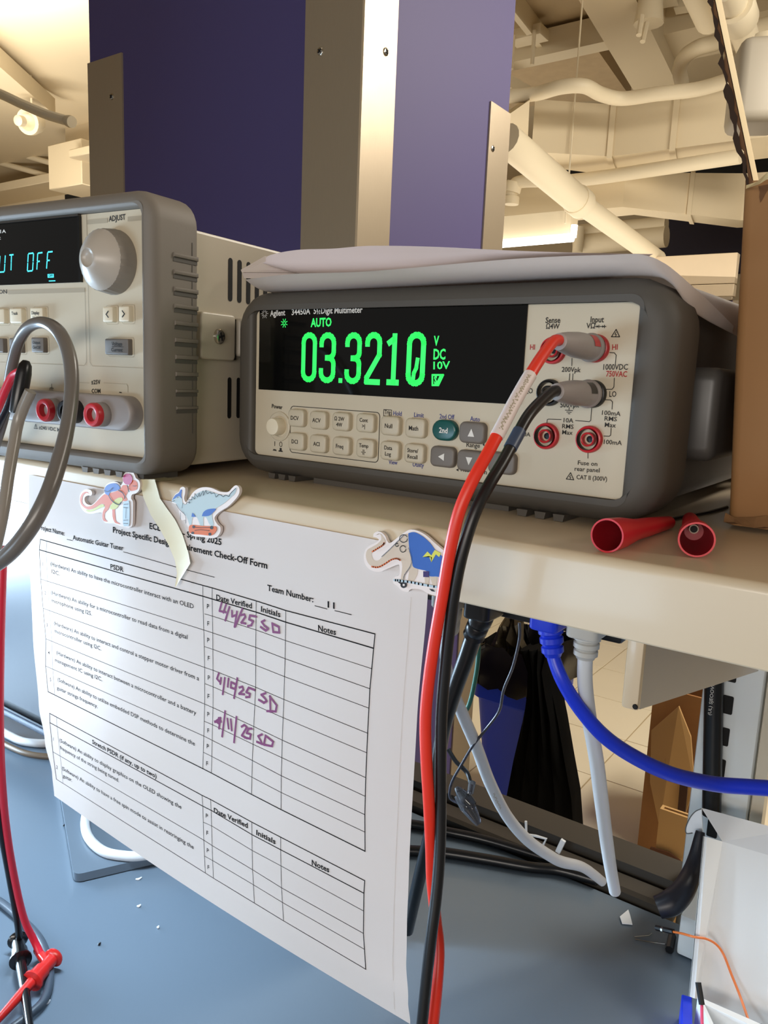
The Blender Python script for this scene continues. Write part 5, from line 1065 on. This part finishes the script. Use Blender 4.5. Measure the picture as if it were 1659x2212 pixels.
t = thing('cardboard_box', 'worn brown corrugated cardboard box with a torn upright flap, right edge of the shelf', 'box', A0 + e1 * .1 + e2 * .1)
R0 = .004; LB1, LB2 = .20, .17
bm = B(); PB_ = Plane(A0, e1, e2); out = rrect(0, 0, LB1, LB2, R0, 4); inn = rrect(.004, .004, LB1 - .004, LB2 - .004, .002, 4)
def rim(u, v): return .0012 * math.sin(u * 310 + v * 170) + .0008 * math.sin(u * 900 + 1)
nrm = 1 if PB_.N.z > 0 else -1
loft(bm, [[PB_.w(u, v, 0) for u, v in out], [PB_.w(u - .0046 - .0006 * math.sin(v * 200), v, nrm * HB * .5) for u, v in out], [PB_.w(u - .0092, v, nrm * (HB + rim(u, v))) for u, v in out], [PB_.w(u - .0092, v, nrm * (HB + rim(u, v))) for u, v in inn], [PB_.w(u, v, nrm * .004) for u, v in inn]], True, True, True)
obj('box_body', bm, M_kraft, t, angle=25)
# crushed lower edge
bm = B(); random.seed(3); fl_ = []
for k in range(26):
    s = k / 25 * .10; fl_.append((A0 - e2 * (.0012 + .0014 * random.random()) - e1 * .001 + e1 * s + Z * (.0035 + .003 * random.random()), A0 - e2 * (.0022 + .0022 * random.random()) - e1 * .001 + e1 * s + Z * (.0002 + .0018 * random.random()), A0 + e1 * s + e2 * .001 + Z * .0003))
loft(bm, [list(q_) for q_ in fl_], True, True, True); obj('crushed_edge', bm, mat('frayed_cardboard', (122, 88, 54), .9, noise=.3, nscale=200, bump=.6, bscale=300), t, smooth=False)
# upright flap, seen almost edge-on: torn dark cut edge towards the camera, inner face on the right, its bright lighting put into the pale colour
f0, f1 = yy(1612, 402, A0.y), yy(1525, -40, A0.y); m0, m1 = yy(1627, 398, A0.y), yy(1535, -40, A0.y); k0, k1 = yy(1639, 396, A0.y + .165), yy(1549.5, -40, A0.y + .165)
back = e2 * .17; n_ = 30; random.seed(5)
bm = B(); rows = []
for k in range(n_ + 1):
    s_ = k / n_; a_ = f0.lerp(f1, s_) + e1 * random.uniform(-.0002, .0018); b_ = m0.lerp(m1, s_); bk_ = k0.lerp(k1, s_); rows.append([a_, b_, bk_, bk_ + (a_ - b_)])
loft(bm, rows, True, True, True); fp_ = obj('flap', bm, M_kraft_dark, t, 'torn dark flap edge', smooth=False)
bm = B(); loft(bm, [[m0.lerp(m1, k / n_) + e1 * .0003, k0.lerp(k1, k / n_) + e1 * .0003] for k in range(n_ + 1)], False); obj('flap_inner_face', bm, M_kraft_edge, fp_, 'pale inner face of the flap', smooth=False)
bm = B(); rows = []
for k in range(n_ + 1):
    s_ = k / n_; a_ = f0.lerp(f1, s_) - e2 * .0006; rows.append([a_ + e1 * random.uniform(-.0016, .0004), a_ + e1 * random.uniform(.0006, .0022)])
loft(bm, rows, False); obj('torn_liner', bm, mat('torn_liner_black_brown', (52, 34, 20), .9), fp_, 'dark torn liner', smooth=False)
bm = B(); loft(bm, [[yy(1611, 408, A0.y - .001), yy(1640, 398, A0.y - .01), yy(1662, 384, A0.y - .02)], [yy(1612, 400, A0.y - .002), yy(1636, 392, A0.y - .012), yy(1662, 368, A0.y - .022)]], False); obj('torn_rim', bm, M_kraft_edge, t, smooth=False)
PF_ = Plane(A0, e1, Z); pr = Print(); mk = [PF_.px(x, y, .0004) for x, y in ((1638, 402), (1659, 398), (1659, 408), (1652, 420), (1647, 430), (1642, 438), (1640, 425), (1641, 414))]; pr.poly(mk)
sgn = 1 if PF_.N.dot(CAM - A0) > 0 else -1
pr.build('torn_patch', lambda u, v: PF_.w(u, v, sgn * .0004), M_kraft_dark, t)
# ================================================================== CORDS UNDER THE SHELF
def cord(name, label, M, pts, r, cat='cord', group=None):
    bm = B(); tube(bm, pts, r, 14, 8); t = thing(name, label, cat, pts[0], group); obj('cord_jacket', bm, M, t); return t
def plugged(name, label, Mp, Mc, px, py, w_, pts, r, ridge=3, n_up=(0, 0, -1)):
    """cord with its moulded plug, hanging from the power strip"""
    P = at(px, py, 'y', SY); t = thing(name, label, 'cord', P)
    d = (pts[0] - P); Ld = d.length; d = d.normalized()
    bm = B(); slab(bm, Plane(P + Z * .004, X, -Y), rrect(-w_, -.009, w_, .009, .003), -.006, .006, .001); pb_ = obj('plug_body', bm, Mp, t)
    prof_ = [(-.004, w_ * .8), (0, w_ * .86)]
    for i in range(ridge):
        q = Ld * (.10 + .85 * i / ridge); k = w_ * (.84 - .05 * i); st = Ld * .85 / ridge
        prof_ += [(q, k * .86), (q + st * .15, k), (q + st * .70, k), (q + st * .85, k * .84)]
    prof_ += [(Ld, r * 1.25 if not isinstance(r, list) else r[0] * 1.25)]
    bm = B(); lathe(bm, P, P + d, prof_, 20); obj('strain_relief', bm, Mp, pb_)
    bm = B(); tube(bm, [P + d * Ld * .7] + pts, r, 14, 8); obj('cord_jacket', bm, Mc, t)
    return t
# blue cord with blue plug
y_ = lambda x, y, v: at(x, y, 'y', v)
t = plugged('mains_cable', 'blue power cord with ribbed blue plug, curving right under the shelf', M_wire_blue, M_wire_blue, 1188, 1345, .0064,
    [y_(1195, 1418, .050), y_(1215, 1470, .050), y_(1252, 1530, .055), y_(1305, 1590, .062), y_(1370, 1635, .075), y_(1450, 1672, .09), y_(1540, 1693, .11), y_(1620, 1700, .12), y_(1720, 1706, .13)], [.0027, .0030, .0032, .0034, .0036, .0037], 3)
bl = Print(); a_, b_ = y_(1302, 1572, .0555), y_(1345, 1606, .062)
t = plugged('mains_cable', 'white power cord with ribbed pale grey plug hanging straight down to the bench edge', M_plug_pale, M_wire_white, 1270, 1362, .0068,
    [y_(1264, 1422, .05), y_(1264, 1480, .055), y_(1274, 1560, .07), y_(1288, 1640, .09), y_(1298, 1720, .115), y_(1308, 1800, .145), y_(1318, 1870, .17), y_(1328, 1925, .19)], [.0030, .0032, .0034, .0037, .0038, .0036], 3)
t = plugged('mains_cable', 'black power cord with black plug slanting down behind the test leads', M_black_pl, M_black_pl, 1045, 1322, .0066,
    [y_(1024, 1372, .055), y_(1008, 1420, .055), y_(988, 1475, .055), y_(970, 1530, .055), y_(955, 1590, .055), y_(945, 1660, .055), y_(938, 1760, .06), y_(905, 1900, .07), y_(880, 2010, .08)], [.0042, .0040, .0036, .0034, .0034], 2)
t = plugged('mains_cable', 'white printed cord from a grey plug by the form, sweeping right along the bench edge', M_plug_pale, M_wire_white, 975, 1300, .0066,
    [y_(968, 1370, .06), y_(962, 1420, .065), y_(974, 1480, .08), y_(1000, 1545, .10), y_(1030, 1615, .13), y_(1058, 1690, .16), y_(1095, 1762, .19), y_(1140, 1815, .215), y_(1190, 1850, .235), y_(1215, 1862, .245), y_(1260, 1874, .26), y_(1302, 1905, .275)], [.0026, .0028, .0034, .0038, .0040, .0040, .0034], 2)
pr = Print(); random.seed(4); x_ = 0
A_, B_ = y_(1062, 1700, .158), y_(1078, 1732, .172); dr = (B_ - A_).normalized(); tc = (CAM - A_).normalized(); sd_ = dr.cross(tc).normalized(); tc = sd_.cross(dr); LL_ = (B_ - A_).length
while x_ < LL_: pr.line([(x_, random.uniform(-.001, 0)), (x_ + .0006, random.uniform(0, .0012)), (x_ + .0013, random.uniform(-.0009, .0004))], .0004); x_ += .0018
pr.build('cord_print', lambda u, v: A_ + dr * u + sd_ * (v + .0008) + tc * .0043, M_grey_ink, t)
# glossy black cables on the bench behind the form
zc_ = DZ + .0045
cord('black_cable', 'upper glossy black cable lying on the bench behind the test leads', M_black_pl, [at(x, y, 'z', zc_) for x, y in ((700, 1770), (820, 1775), (900, 1782), (960, 1795), (1040, 1812), (1120, 1835), (1200, 1862), (1260, 1890))], .0042, 'cable')
cord('black_cable', 'lower glossy black cable lying on the bench behind the test leads', M_black_pl, [at(x, y, 'z', zc_) for x, y in ((700, 1835), (820, 1835), (900, 1838), (960, 1842), (1050, 1856), (1140, 1872), (1210, 1880), (1290, 1902))], .0044, 'cable')
# thin drooping wires and the smoky clip
cord('thin_wire', 'thin dark wire zigzagging down in front of the blue bin', mat('shiny_dark_wire', (62, 62, 72), .25), [y_(1122, 1345, .12), y_(1122, 1380, .12), y_(1108, 1440, .12), y_(1088, 1490, .12), y_(1078, 1536, .12), y_(1050, 1575, .12), y_(1022, 1610, .12), y_(998, 1650, .12), y_(976, 1690, .12), y_(972, 1722, .12), y_(990, 1735, .12)], .0008, 'wire')
cord('green_wire', 'thin dark green wire hanging beside the blue bin', M_green_wire, [y_(1034, 1370, .14), y_(1033, 1420, .14), y_(1026, 1470, .14), y_(1014, 1520, .14), y_(1000, 1545, .14)], .0014, 'wire')
P = y_(1000, 1725, .12)
t = thing('hanging_clip', 'smoky clear plastic clip hanging on a thin wire beside the blue bin', 'clip', P)
for nm, pts, r in (('clip_jaw', ((990, 1715), (1008, 1740), (1024, 1765), (1034, 1781)), [.0030, .0046, .0030, .0016]), ('clip_arm', ((1008, 1740), (1020, 1745), (1036, 1778)), [.002, .0026, .0012]), ('clip_tab', ((1016, 1712), (1020, 1690)), [.0020, .0022]), ('clip_tab', ((998, 1722), (992, 1705)), [.0022, .0024]), ('clip_body', ((985, 1700), (1005, 1725), (1022, 1742)), [.0012, .0044, .0030])):
    bm = B(); tube(bm, [y_(x, y, .12) for x, y in pts], r, 10, 6); obj(nm, bm, M_clear, t)
bm = B(); tube(bm, [y_(968, 1618, .125), y_(985, 1645, .125), y_(1008, 1668, .125), y_(1016, 1690, .121)], .0013, 8); obj('clip_lead', bm, M_black_pl, t)
t = thing('twist_tie', 'bent white wire tie standing up at the rear cable rail', 'tie', at(1170, 1838, 'y', .325))
tp = [at(x, y, 'y', .325) for x, y in ((1136, 1774), (1137, 1802), (1158, 1806), (1180, 1812), (1172, 1828), (1168, 1842))]
bm = B(); tube(bm, tp, .0012, 8, smooth=False); obj('tie_wire', bm, M_box_white, t)
bm = B(); P = at(1134, 1805, 'y', .325); box(bm, P, (.006, .003, .004)); bevel(bm, .0008); obj('tie_tag', bm, M_kraft, t)
bm = B(); box(bm, at(1211, 1828, 'y', .3445), (.0045, .003, .014), Matrix.Rotation(.3, 3, 'Y')); bevel(bm, .0006); solo('paper_tab', bm, M_box_white, 'small pale paper tab stuck on the rear cable rail', 'tab')

# ================================================================== MONITOR BEHIND THE FORM
MY = .165; mx1 = y_(830, 1560, MY).x; mz0 = y_(85, 1577, MY).z; mx0 = -.82
t = thing('monitor', 'dark monitor under the shelf, mostly hidden by the hanging form', 'monitor', Vector((-.35, MY + .02, DZ)))
bm = B(); box(bm, ((mx0 + mx1) / 2, MY + .014, (mz0 - .045) / 2), (mx1 - mx0, .028, -.045 - mz0)); bevel(bm, .002, 2); obj('monitor_shell', bm, M_black_pl, t)
bm = B(); box(bm, ((mx0 + mx1) / 2, MY - .0002, (mz0 + .016 - .053) / 2), (mx1 - mx0 - .016, .001, -.053 - mz0 - .016)); obj('screen', bm, M_screen, t)
bm = B(); box(bm, ((mx0 + mx1) / 2, MY - .003, mz0 + .004), (mx1 - mx0, .006, .008)); bevel(bm, .002, 2); obj('lower_bezel', bm, mat('bezel_gloss', (40, 50, 66), .2), t)
cb0 = at(160, 1893, 'z', DZ + .007); k1 = at(310, 1858, 'z', DZ + .007) - cb0; k2 = at(155, 1740, 'z', DZ + .007) - cb0
k1.normalize(); k2 = (k2 - k1 * k2.dot(k1)).normalized(); SB = Plane((cb0.x, cb0.y, DZ + .001), k1, k2); up_ = 1 if SB.N.z > 0 else -1
bm = B(); slab(bm, SB, rrect(0, 0, .16, .22, .006, 4), 0, up_ * .007, 0); obj('stand_base', bm, M_stand, t, 'slate grey stand base')
nk = SB.w(.10, .10, 0)
bm = B(); box(bm, (nk.x, MY + .04, (DZ + mz0 + .1) / 2 + .01), (.05, .02, mz0 + .12 - DZ)); bevel(bm, .003); obj('stand_neck', bm, M_black_pl, t)
zb = DZ + .0115
cord('white_cable', 'white cable curling over the monitor stand base below the form', M_wire_white, [at(x, y, 'z', zb) for x, y in ((230, 1690), (196, 1735), (184, 1775), (192, 1810), (222, 1838), (262, 1848), (310, 1848), (400, 1830))], .0040, 'cable')
cord('white_cable', 'white cable on the bench under the monitor at the left edge', M_wire_white, [at(x, y, 'z', DZ + .004) for x, y in ((5, 1580), (22, 1590), (50, 1602), (95, 1606), (140, 1600))], .0045, 'cable')
cord('brown_cable', 'dark brown cable on the bench under the monitor at the left edge', mat('brown_cable_jacket', (92, 74, 56), .4), [at(x, y, 'z', DZ + .0035) for x, y in ((-20, 1590), (20, 1612), (60, 1628), (110, 1634), (150, 1630))], .003, 'cable')

# ================================================================== BIN AND BOXES ON THE FLOOR
t = thing('waste_bin', 'blue waste bin lined with a black bag, on the floor behind the bench', 'bin', Vector((-.42, 1.62, FZ)))
bx0, bx1b = at(1012, 1500, 'y', 1.5).x, at(1160, 1500, 'y', 1.5).x
zt = at(1080, 1432, 'y', 1.5).z
def brect(x0, x1, y0, y1, r=.03): return rrect(x0, y0, x1, y1, r, 4)
bm = B(); L = [[Vector((u, v, z)) for u, v in brect(bx0 + i_, bx1b - i_, 1.5 + i_, 1.78 - i_)] for z, i_ in ((FZ, .045), (FZ + .02, .04), (zt - .12, .012), (zt - .11, .002), (zt, 0))]; loft(bm, L, True, True, False); obj('bin_shell', bm, M_bin, t)
random.seed(11)
def crump(L, amp):
    return [[p_ + Vector((random.uniform(-amp, amp), random.uniform(-amp, amp), random.uniform(-amp, amp))) for p_ in l] for l in L]
def brl(i_, z, k=6): return [Vector((u, v, z)) for u, v in rrect(bx0 + i_, 1.5 + i_, bx1b - i_, 1.78 - i_, .03, k)]
def dens(l, m=5):
    o = []
    for a_, b_ in zip(l, l[1:] + l[:1]): o += [a_.lerp(b_, k / m) for k in range(m)]
    return o
bm = B(); loft(bm, crump([dens(brl(-.006, zt - .075)), dens(brl(-.012, zt - .05)), dens(brl(-.014, zt - .02)), dens(brl(-.008, zt + .015)), dens(brl(.01, zt + .03)), dens(brl(.02, zt - .02)), dens(brl(.03, zt - .2))], .009), True); obj('bag_rim', bm, M_bag, t, angle=70)
# loose side of the bag hanging down over the right of the bin
def q_(x, y, v): return at(x, y, 'y', v)
rows = []
for y, xl_, xr_, yv in ((1405, 1120, 1195, 1.47), (1450, 1140, 1180, 1.46), (1500, 1138, 1190, 1.455), (1560, 1128, 1205, 1.45), (1640, 1112, 1222, 1.44), (1720, 1098, 1238, 1.44), (1790, 1088, 1242, 1.44), (1850, 1085, 1244, 1.44)):
    n_ = 12; rows.append([q_(xl_ + (xr_ - xl_) * i / n_, y, yv - .02 * math.sin(math.pi * i / n_)) + Vector((0, .012 * math.sin(i * 2.1 + y * .01), 0)) for i in range(n_ + 1)])
bk = [[p_ + Vector((0, .06, 0)) for p_ in reversed(r_)] for r_ in rows]
bm = B(); loft(bm, [a_ + b_ for a_, b_ in zip(rows, bk)], True, True, True); obj('bag_drape', bm, mat('matt_black_bag', (4, 4, 4), .75, spec=.08), t, angle=70)
rows = []
for y, xl_, xr_ in ((1330, 1085, 1118), (1350, 1078, 1120), (1380, 1070, 1125), (1405, 1062, 1128), (1425, 1055, 1130)):
    rows.append([q_(xl_ + (xr_ - xl_) * i / 8, y, 1.53) + Vector((random.uniform(-.008, .008), random.uniform(-.02, .02), random.uniform(-.006, .006))) for i in range(9)])
bk = [[p_ + Vector((0, .03, 0)) for p_ in reversed(r_)] for r_ in rows]
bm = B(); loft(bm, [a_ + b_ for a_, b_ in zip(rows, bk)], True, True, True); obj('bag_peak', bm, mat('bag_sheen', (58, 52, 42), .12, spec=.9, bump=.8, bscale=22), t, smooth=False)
# dark rear of a cabinet between bin and pillar
# two cardboard boxes
def carton(name, label, x0, x1, ytop, yv, dep, M, flap=None, zbot=FZ + .001):
    a_, b_ = q_(x0, ytop, yv), q_(x1, ytop, yv); zt_ = max(a_.z, b_.z)
    t = thing(name, label, 'box', Vector(((a_.x + b_.x) / 2, yv + dep / 2, zbot)))
    bm = B(); o_ = [(a_.x, yv), (b_.x, yv), (b_.x, yv + dep), (a_.x, yv + dep)]; i_ = [(a_.x + .006, yv + .006), (b_.x - .006, yv + .006), (b_.x - .006, yv + dep - .006), (a_.x + .006, yv + dep - .006)]
    loft(bm, [[Vector((u, v, z)) for u, v in l] for l, z in ((o_, zbot), (o_, zt_), (i_, zt_), (i_, zbot + .006))], True, True, True); obj('box_body', bm, M, t, smooth=False)
    return t, a_, b_, zt_
t, a_, b_, zt_ = carton('cardboard_box', 'brown cardboard box on the floor behind the upright, with a folded pale front flap', 1410, 1530, 1512, 1.62, .3, mat('brown_floor_carton', (150, 104, 58), .8, noise=.05))
fl3 = [q_(x, y, yv) for x, y, yv in ((1407, 1578, 1.60), (1466, 1526, 1.57), (1492, 1592, 1.58), (1500, 1700, 1.585), (1470, 1790, 1.59), (1424, 1785, 1.59), (1404, 1690, 1.60))]
bm = B(); loft(bm, [fl3, [p_ + Vector((0, .006, 0)) for p_ in fl3]], True, True, True); fl_o = obj('flap', bm, M_kraft2, t, 'pale tan folded flap', smooth=False)
for pts in ((1435, 1642, 1446, 1624, 1455, 1632, 1455, 1680, 1446, 1683),):
    bm = B(); pl_ = [q_(pts[i], pts[i + 1], 1.583) for i in range(0, len(pts), 2)]; loft(bm, [pl_, [p_ + Vector((0, .002, 0)) for p_ in pl_]], True, True, True); obj('cut_notch', bm, mat('notch_shadow_tan', (164, 128, 82), .8), fl_o, smooth=False)
bm = B(); pl_ = [q_(x, y, 1.575) for x, y in ((1469, 1688), (1486, 1690), (1478, 1784), (1461, 1778))]; loft(bm, [pl_, [p_ + Vector((0, .004, 0)) for p_ in pl_]], True, True, True); obj('hand_hole', bm, mat('carton_inside_brown', (66, 40, 24), .9), t, smooth=False)
t, a_, b_, zt_ = carton('cardboard_box', 'low tan cardboard box standing in front of the brown one on the floor', 1423, 1500, 1772, 1.36, .02, M_kraft2, zbot=at(1440, 1834, 'y', 1.36).z if False else FZ + .001)
pl_ = [q_(x, y, 1.352) for x, y in ((1405, 1830), (1445, 1842), (1470, 1860), (1440, 1864), (1402, 1838))]
bm = B(); loft(bm, [pl_, [p_ + Vector((0, .004, 0)) for p_ in pl_]], True, True, True); obj('torn_strip', bm, mat('torn_strip_brown', (92, 56, 34), .9), t, smooth=False)

# ================================================================== WHITE CARTON AND BITS ON THE BENCH
L0 = at(1508, 2158, 'z', DZ + .012); T0 = at(1527, 1808, 'y', .305); R0_ = at(1680, 2225, 'z', DZ + .012)
U_ = (R0_ - L0).normalized(); V_ = (T0 - L0); V_ = (V_ - U_ * V_.dot(U_)); HV = V_.length; LP = Plane(L0, U_, V_); sg = 1 if LP.N.dot(CAM - L0) > 0 else -1
t = thing('white_carton', 'open white carton with its lid leaning back, lower right on the bench', 'box', Vector((L0.x + .06, L0.y, DZ)))
WL = .13
def sl(name, loop, n0, n1, M=M_box_white, P=LP, lab_=None):
    bm = B(); slab(bm, P, loop, n0, n1); return obj(name, bm, M, t, lab_, smooth=False)
sl('lid_panel', [(0, 0), (WL, 0), (WL, HV), (0, HV)], -sg * .0015, 0)
a0, a1 = LP.px(1488, 2152, sg * .014), LP.px(1519, 1806, sg * .014)
n_ = sg
bm = B(); f_ = lambda u, v, n: LP.w(u, v, n)
loft(bm, [[f_(0, 0, 0), f_(-.003, 0, 0), f_(a0[0], a0[1], n_ * .014), f_(a0[0] + .0035, a0[1], n_ * .0145)], [f_(0, HV, 0), f_(-.003, HV, 0), f_(a1[0], a1[1], n_ * .014), f_(a1[0] + .0025, a1[1], n_ * .0145)]], True, True, True); lw = obj('lid_side', bm, M_box_white, t, smooth=False)
bm = B(); tube(bm, [f_(a0[0] + .0004, a0[1], n_ * .0149), f_(a1[0] + .0004, a1[1], n_ * .0149)], .00025, 6, smooth=False); obj('cut_line', bm, mat('grey_card_edge', (96, 100, 100), .8), lw)
tb = [at(1515, 1745, 'y', .325), at(1700, 1795, 'y', .325)]
bm = B(); loft(bm, [[f_(0, HV, 0), f_(WL, HV, 0)], [tb[0], tb[0] + (tb[1] - tb[0]) * 1.0]], False); r_ = bmesh.ops.extrude_face_region(bm, geom=bm.faces[:]); 
for v_ in [g for g in r_['geom'] if isinstance(g, bmesh.types.BMVert)]: v_.co += Vector((0, .0015, -.0008))
obj('lid_tuck_flap', bm, mat('carton_fold_white', (212, 216, 222), .55), t, smooth=False)
ear = [at(x, y, 'y', .322) for x, y in ((1515, 1747), (1503, 1752), (1492, 1764), (1484, 1780), (1481, 1793), (1484, 1800), (1496, 1799), (1512, 1797), (1518, 1800))]
bm = B(); loft(bm, [ear, [p_ + Vector((0, .0012, 0)) for p_ in ear]], True, True, True); eo = obj('lid_ear', bm, M_box_white, t, smooth=False)
bm = B(); tube(bm, [p_ + Vector((0, -.0003, 0)) for p_ in ear[:7]], .0004, 6); obj('cut_line', bm, mat('grey_card_edge', (96, 100, 100), .8), eo)
# carton tray in front (towards the camera), only its rear rim is in the picture
bm = B(); c0_ = at(1507, 2152, 'z', DZ + .026); c1_ = at(1690, 2232, 'z', DZ + .026); dn = Vector((0.10, -.16, 0))
loft(bm, [[c0_ - Z * .024, c1_ - Z * .024, c1_ + dn - Z * .024, c0_ + dn - Z * .024], [c0_, c1_, c1_ + dn, c0_ + dn], [c0_ + Vector((.005, -.004, 0)), c1_ + Vector((-.004, -.005, 0)), c1_ + dn + Vector((-.005, .004, 0)), c0_ + dn + Vector((.004, .005, 0))], [c0_ + Vector((.005, -.004, -.020)), c1_ + Vector((-.004, -.005, -.020)), c1_ + dn + Vector((-.005, .004, -.020)), c0_ + dn + Vector((.004, .005, -.020))]], True, True, True)
obj('tray', bm, M_box_white, t, smooth=False)
bl0 = at(1474, 2152, 'z', DZ + .02)
bm = B(); q0_, q1_ = at(1484, 2150, 'z', DZ + .018), at(1484, 2290, 'z', DZ + .018); sd = (q1_ - q0_).normalized(); pr_ = sd.cross(Z).normalized()
loft(bm, [[c_ - pr_ * .0032, c_ + pr_ * .0032, c_ + pr_ * .0032 - Z * .018, c_ - pr_ * .0032 - Z * .018] for c_ in (q0_, q1_)], True, True, True); bevel(bm, .0006, 1); solo('blue_strip', bm, M_blue_pl, 'bright blue plastic strip standing beside the white carton, bottom edge', 'strip')
t = thing('jumper_wire', 'pink jumper wire with a black end clipped in the white carton', 'wire', at(1512, 2170, 'y', .2))
j0, j1 = at(1508, 2122, 'y', .205), at(1516, 2170, 'y', .20); bm = B(); tube(bm, [j0, j1], .0018, 8, smooth=False); obj('jumper_end', bm, M_black_pl, t)
bm = B(); tube(bm, [j1, at(1517, 2215, 'y', .19), at(1522, 2270, 'y', .18)], .0009, 8); obj('wire', bm, M_pink, t)
t = thing('jumper_wire', 'orange jumper wire draped over the lid of the white carton', 'wire', at(1458, 2014, 'z', DZ + .03))
on_l = lambda x, y, n: LP.w(*LP.px(x, y, sg * n), sg * n)
ow = [at(1455, 2013, 'y', .262), at(1475, 2017, 'y', .255), on_l(1500, 2024, .0175), on_l(1525, 2028, .013), on_l(1547, 2040, .006), on_l(1563, 2062, .003), on_l(1580, 2105, .003), on_l(1598, 2150, .005), on_l(1612, 2190, .010), on_l(1630, 2245, .018)]
bm = B(); tube(bm, ow, .0008, 8); obj('wire', bm, M_orange, t)
bm = B(); tube(bm, [at(1418, 2004, 'y', .268), at(1455, 2013, 'y', .262)], .0019, 8, smooth=False); obj('jumper_end', bm, M_black_pl, t)
bm = B(); tube(bm, [at(1430, 2008, 'y', .2655), at(1434, 2009, 'y', .265)], .0021, 8, smooth=False); obj('metal_contact', bm, M_chrome, t)
t = thing('pin_header', 'pair of thin silver pins on the bench left of the white carton', 'pins', at(1400, 2030, 'z', DZ))
for a_, b_, c_ in (((1370, 2024), (1402, 2021), (1408, 2016)), ((1372, 2029), (1410, 2036), (1455, 2042))):
    bm = B(); tube(bm, [at(*a_, 'z', DZ + .001), at(*b_, 'z', DZ + .001), at(*c_, 'z', DZ + .001)], .00045, 6, smooth=False); obj('pin', bm, M_chrome, t)
bm = B(); tube(bm, [at(1452, 2022, 'z', DZ + .003), at(1446, 2052, 'z', DZ + .003)], .003, 8, smooth=False); obj('pin_block', bm, M_black_pl, t)
sc_ = [at(x, y, 'z', DZ + .0006) for x, y in ((1357, 1966), (1361, 1978), (1366, 1998), (1344, 1996), (1339, 1981))]
bm = B(); loft(bm, [sc_, [p_ + Z * .0006 for p_ in sc_]], True, True, True); solo('paper_scrap', bm, M_box_white, 'torn white paper scrap on the bench near the rear edge', 'scrap', smooth=False)
for (x, y, x2, y2, M, lab_) in ((293, 1899, 306, 1895, M_box_white, 'tiny white crumb below the monitor base'), (296, 1957, 304, 1954, M_box_white, 'tiny white crumb left of the middle bench area'), (97, 2168, 108, 2160, M_box_white, 'tiny white crumb right of the red hook clip'), (137, 1784, 147, 1768, M_black_pl, 'short black scrap left of the monitor base'), (212, 2039, 217, 2036, M_black_pl, 'tiny black speck in the middle of the bench'), (340, 2002, 343, 2000, M_box_white, 'tiny white speck below the form')):
    bm = B(); tube(bm, [at(x, y, 'z', DZ + .0009), at((x + x2) / 2, (y + y2) / 2 + 2, 'z', DZ + .0009), at(x2, y2, 'z', DZ + .0009)], [.0005, .0010, .0005], 6); solo('crumb', bm, M, lab_, 'crumb', 'crumbs on the bench')
for o in bpy.data.objects:
    if '_o' in o: del o['_o']
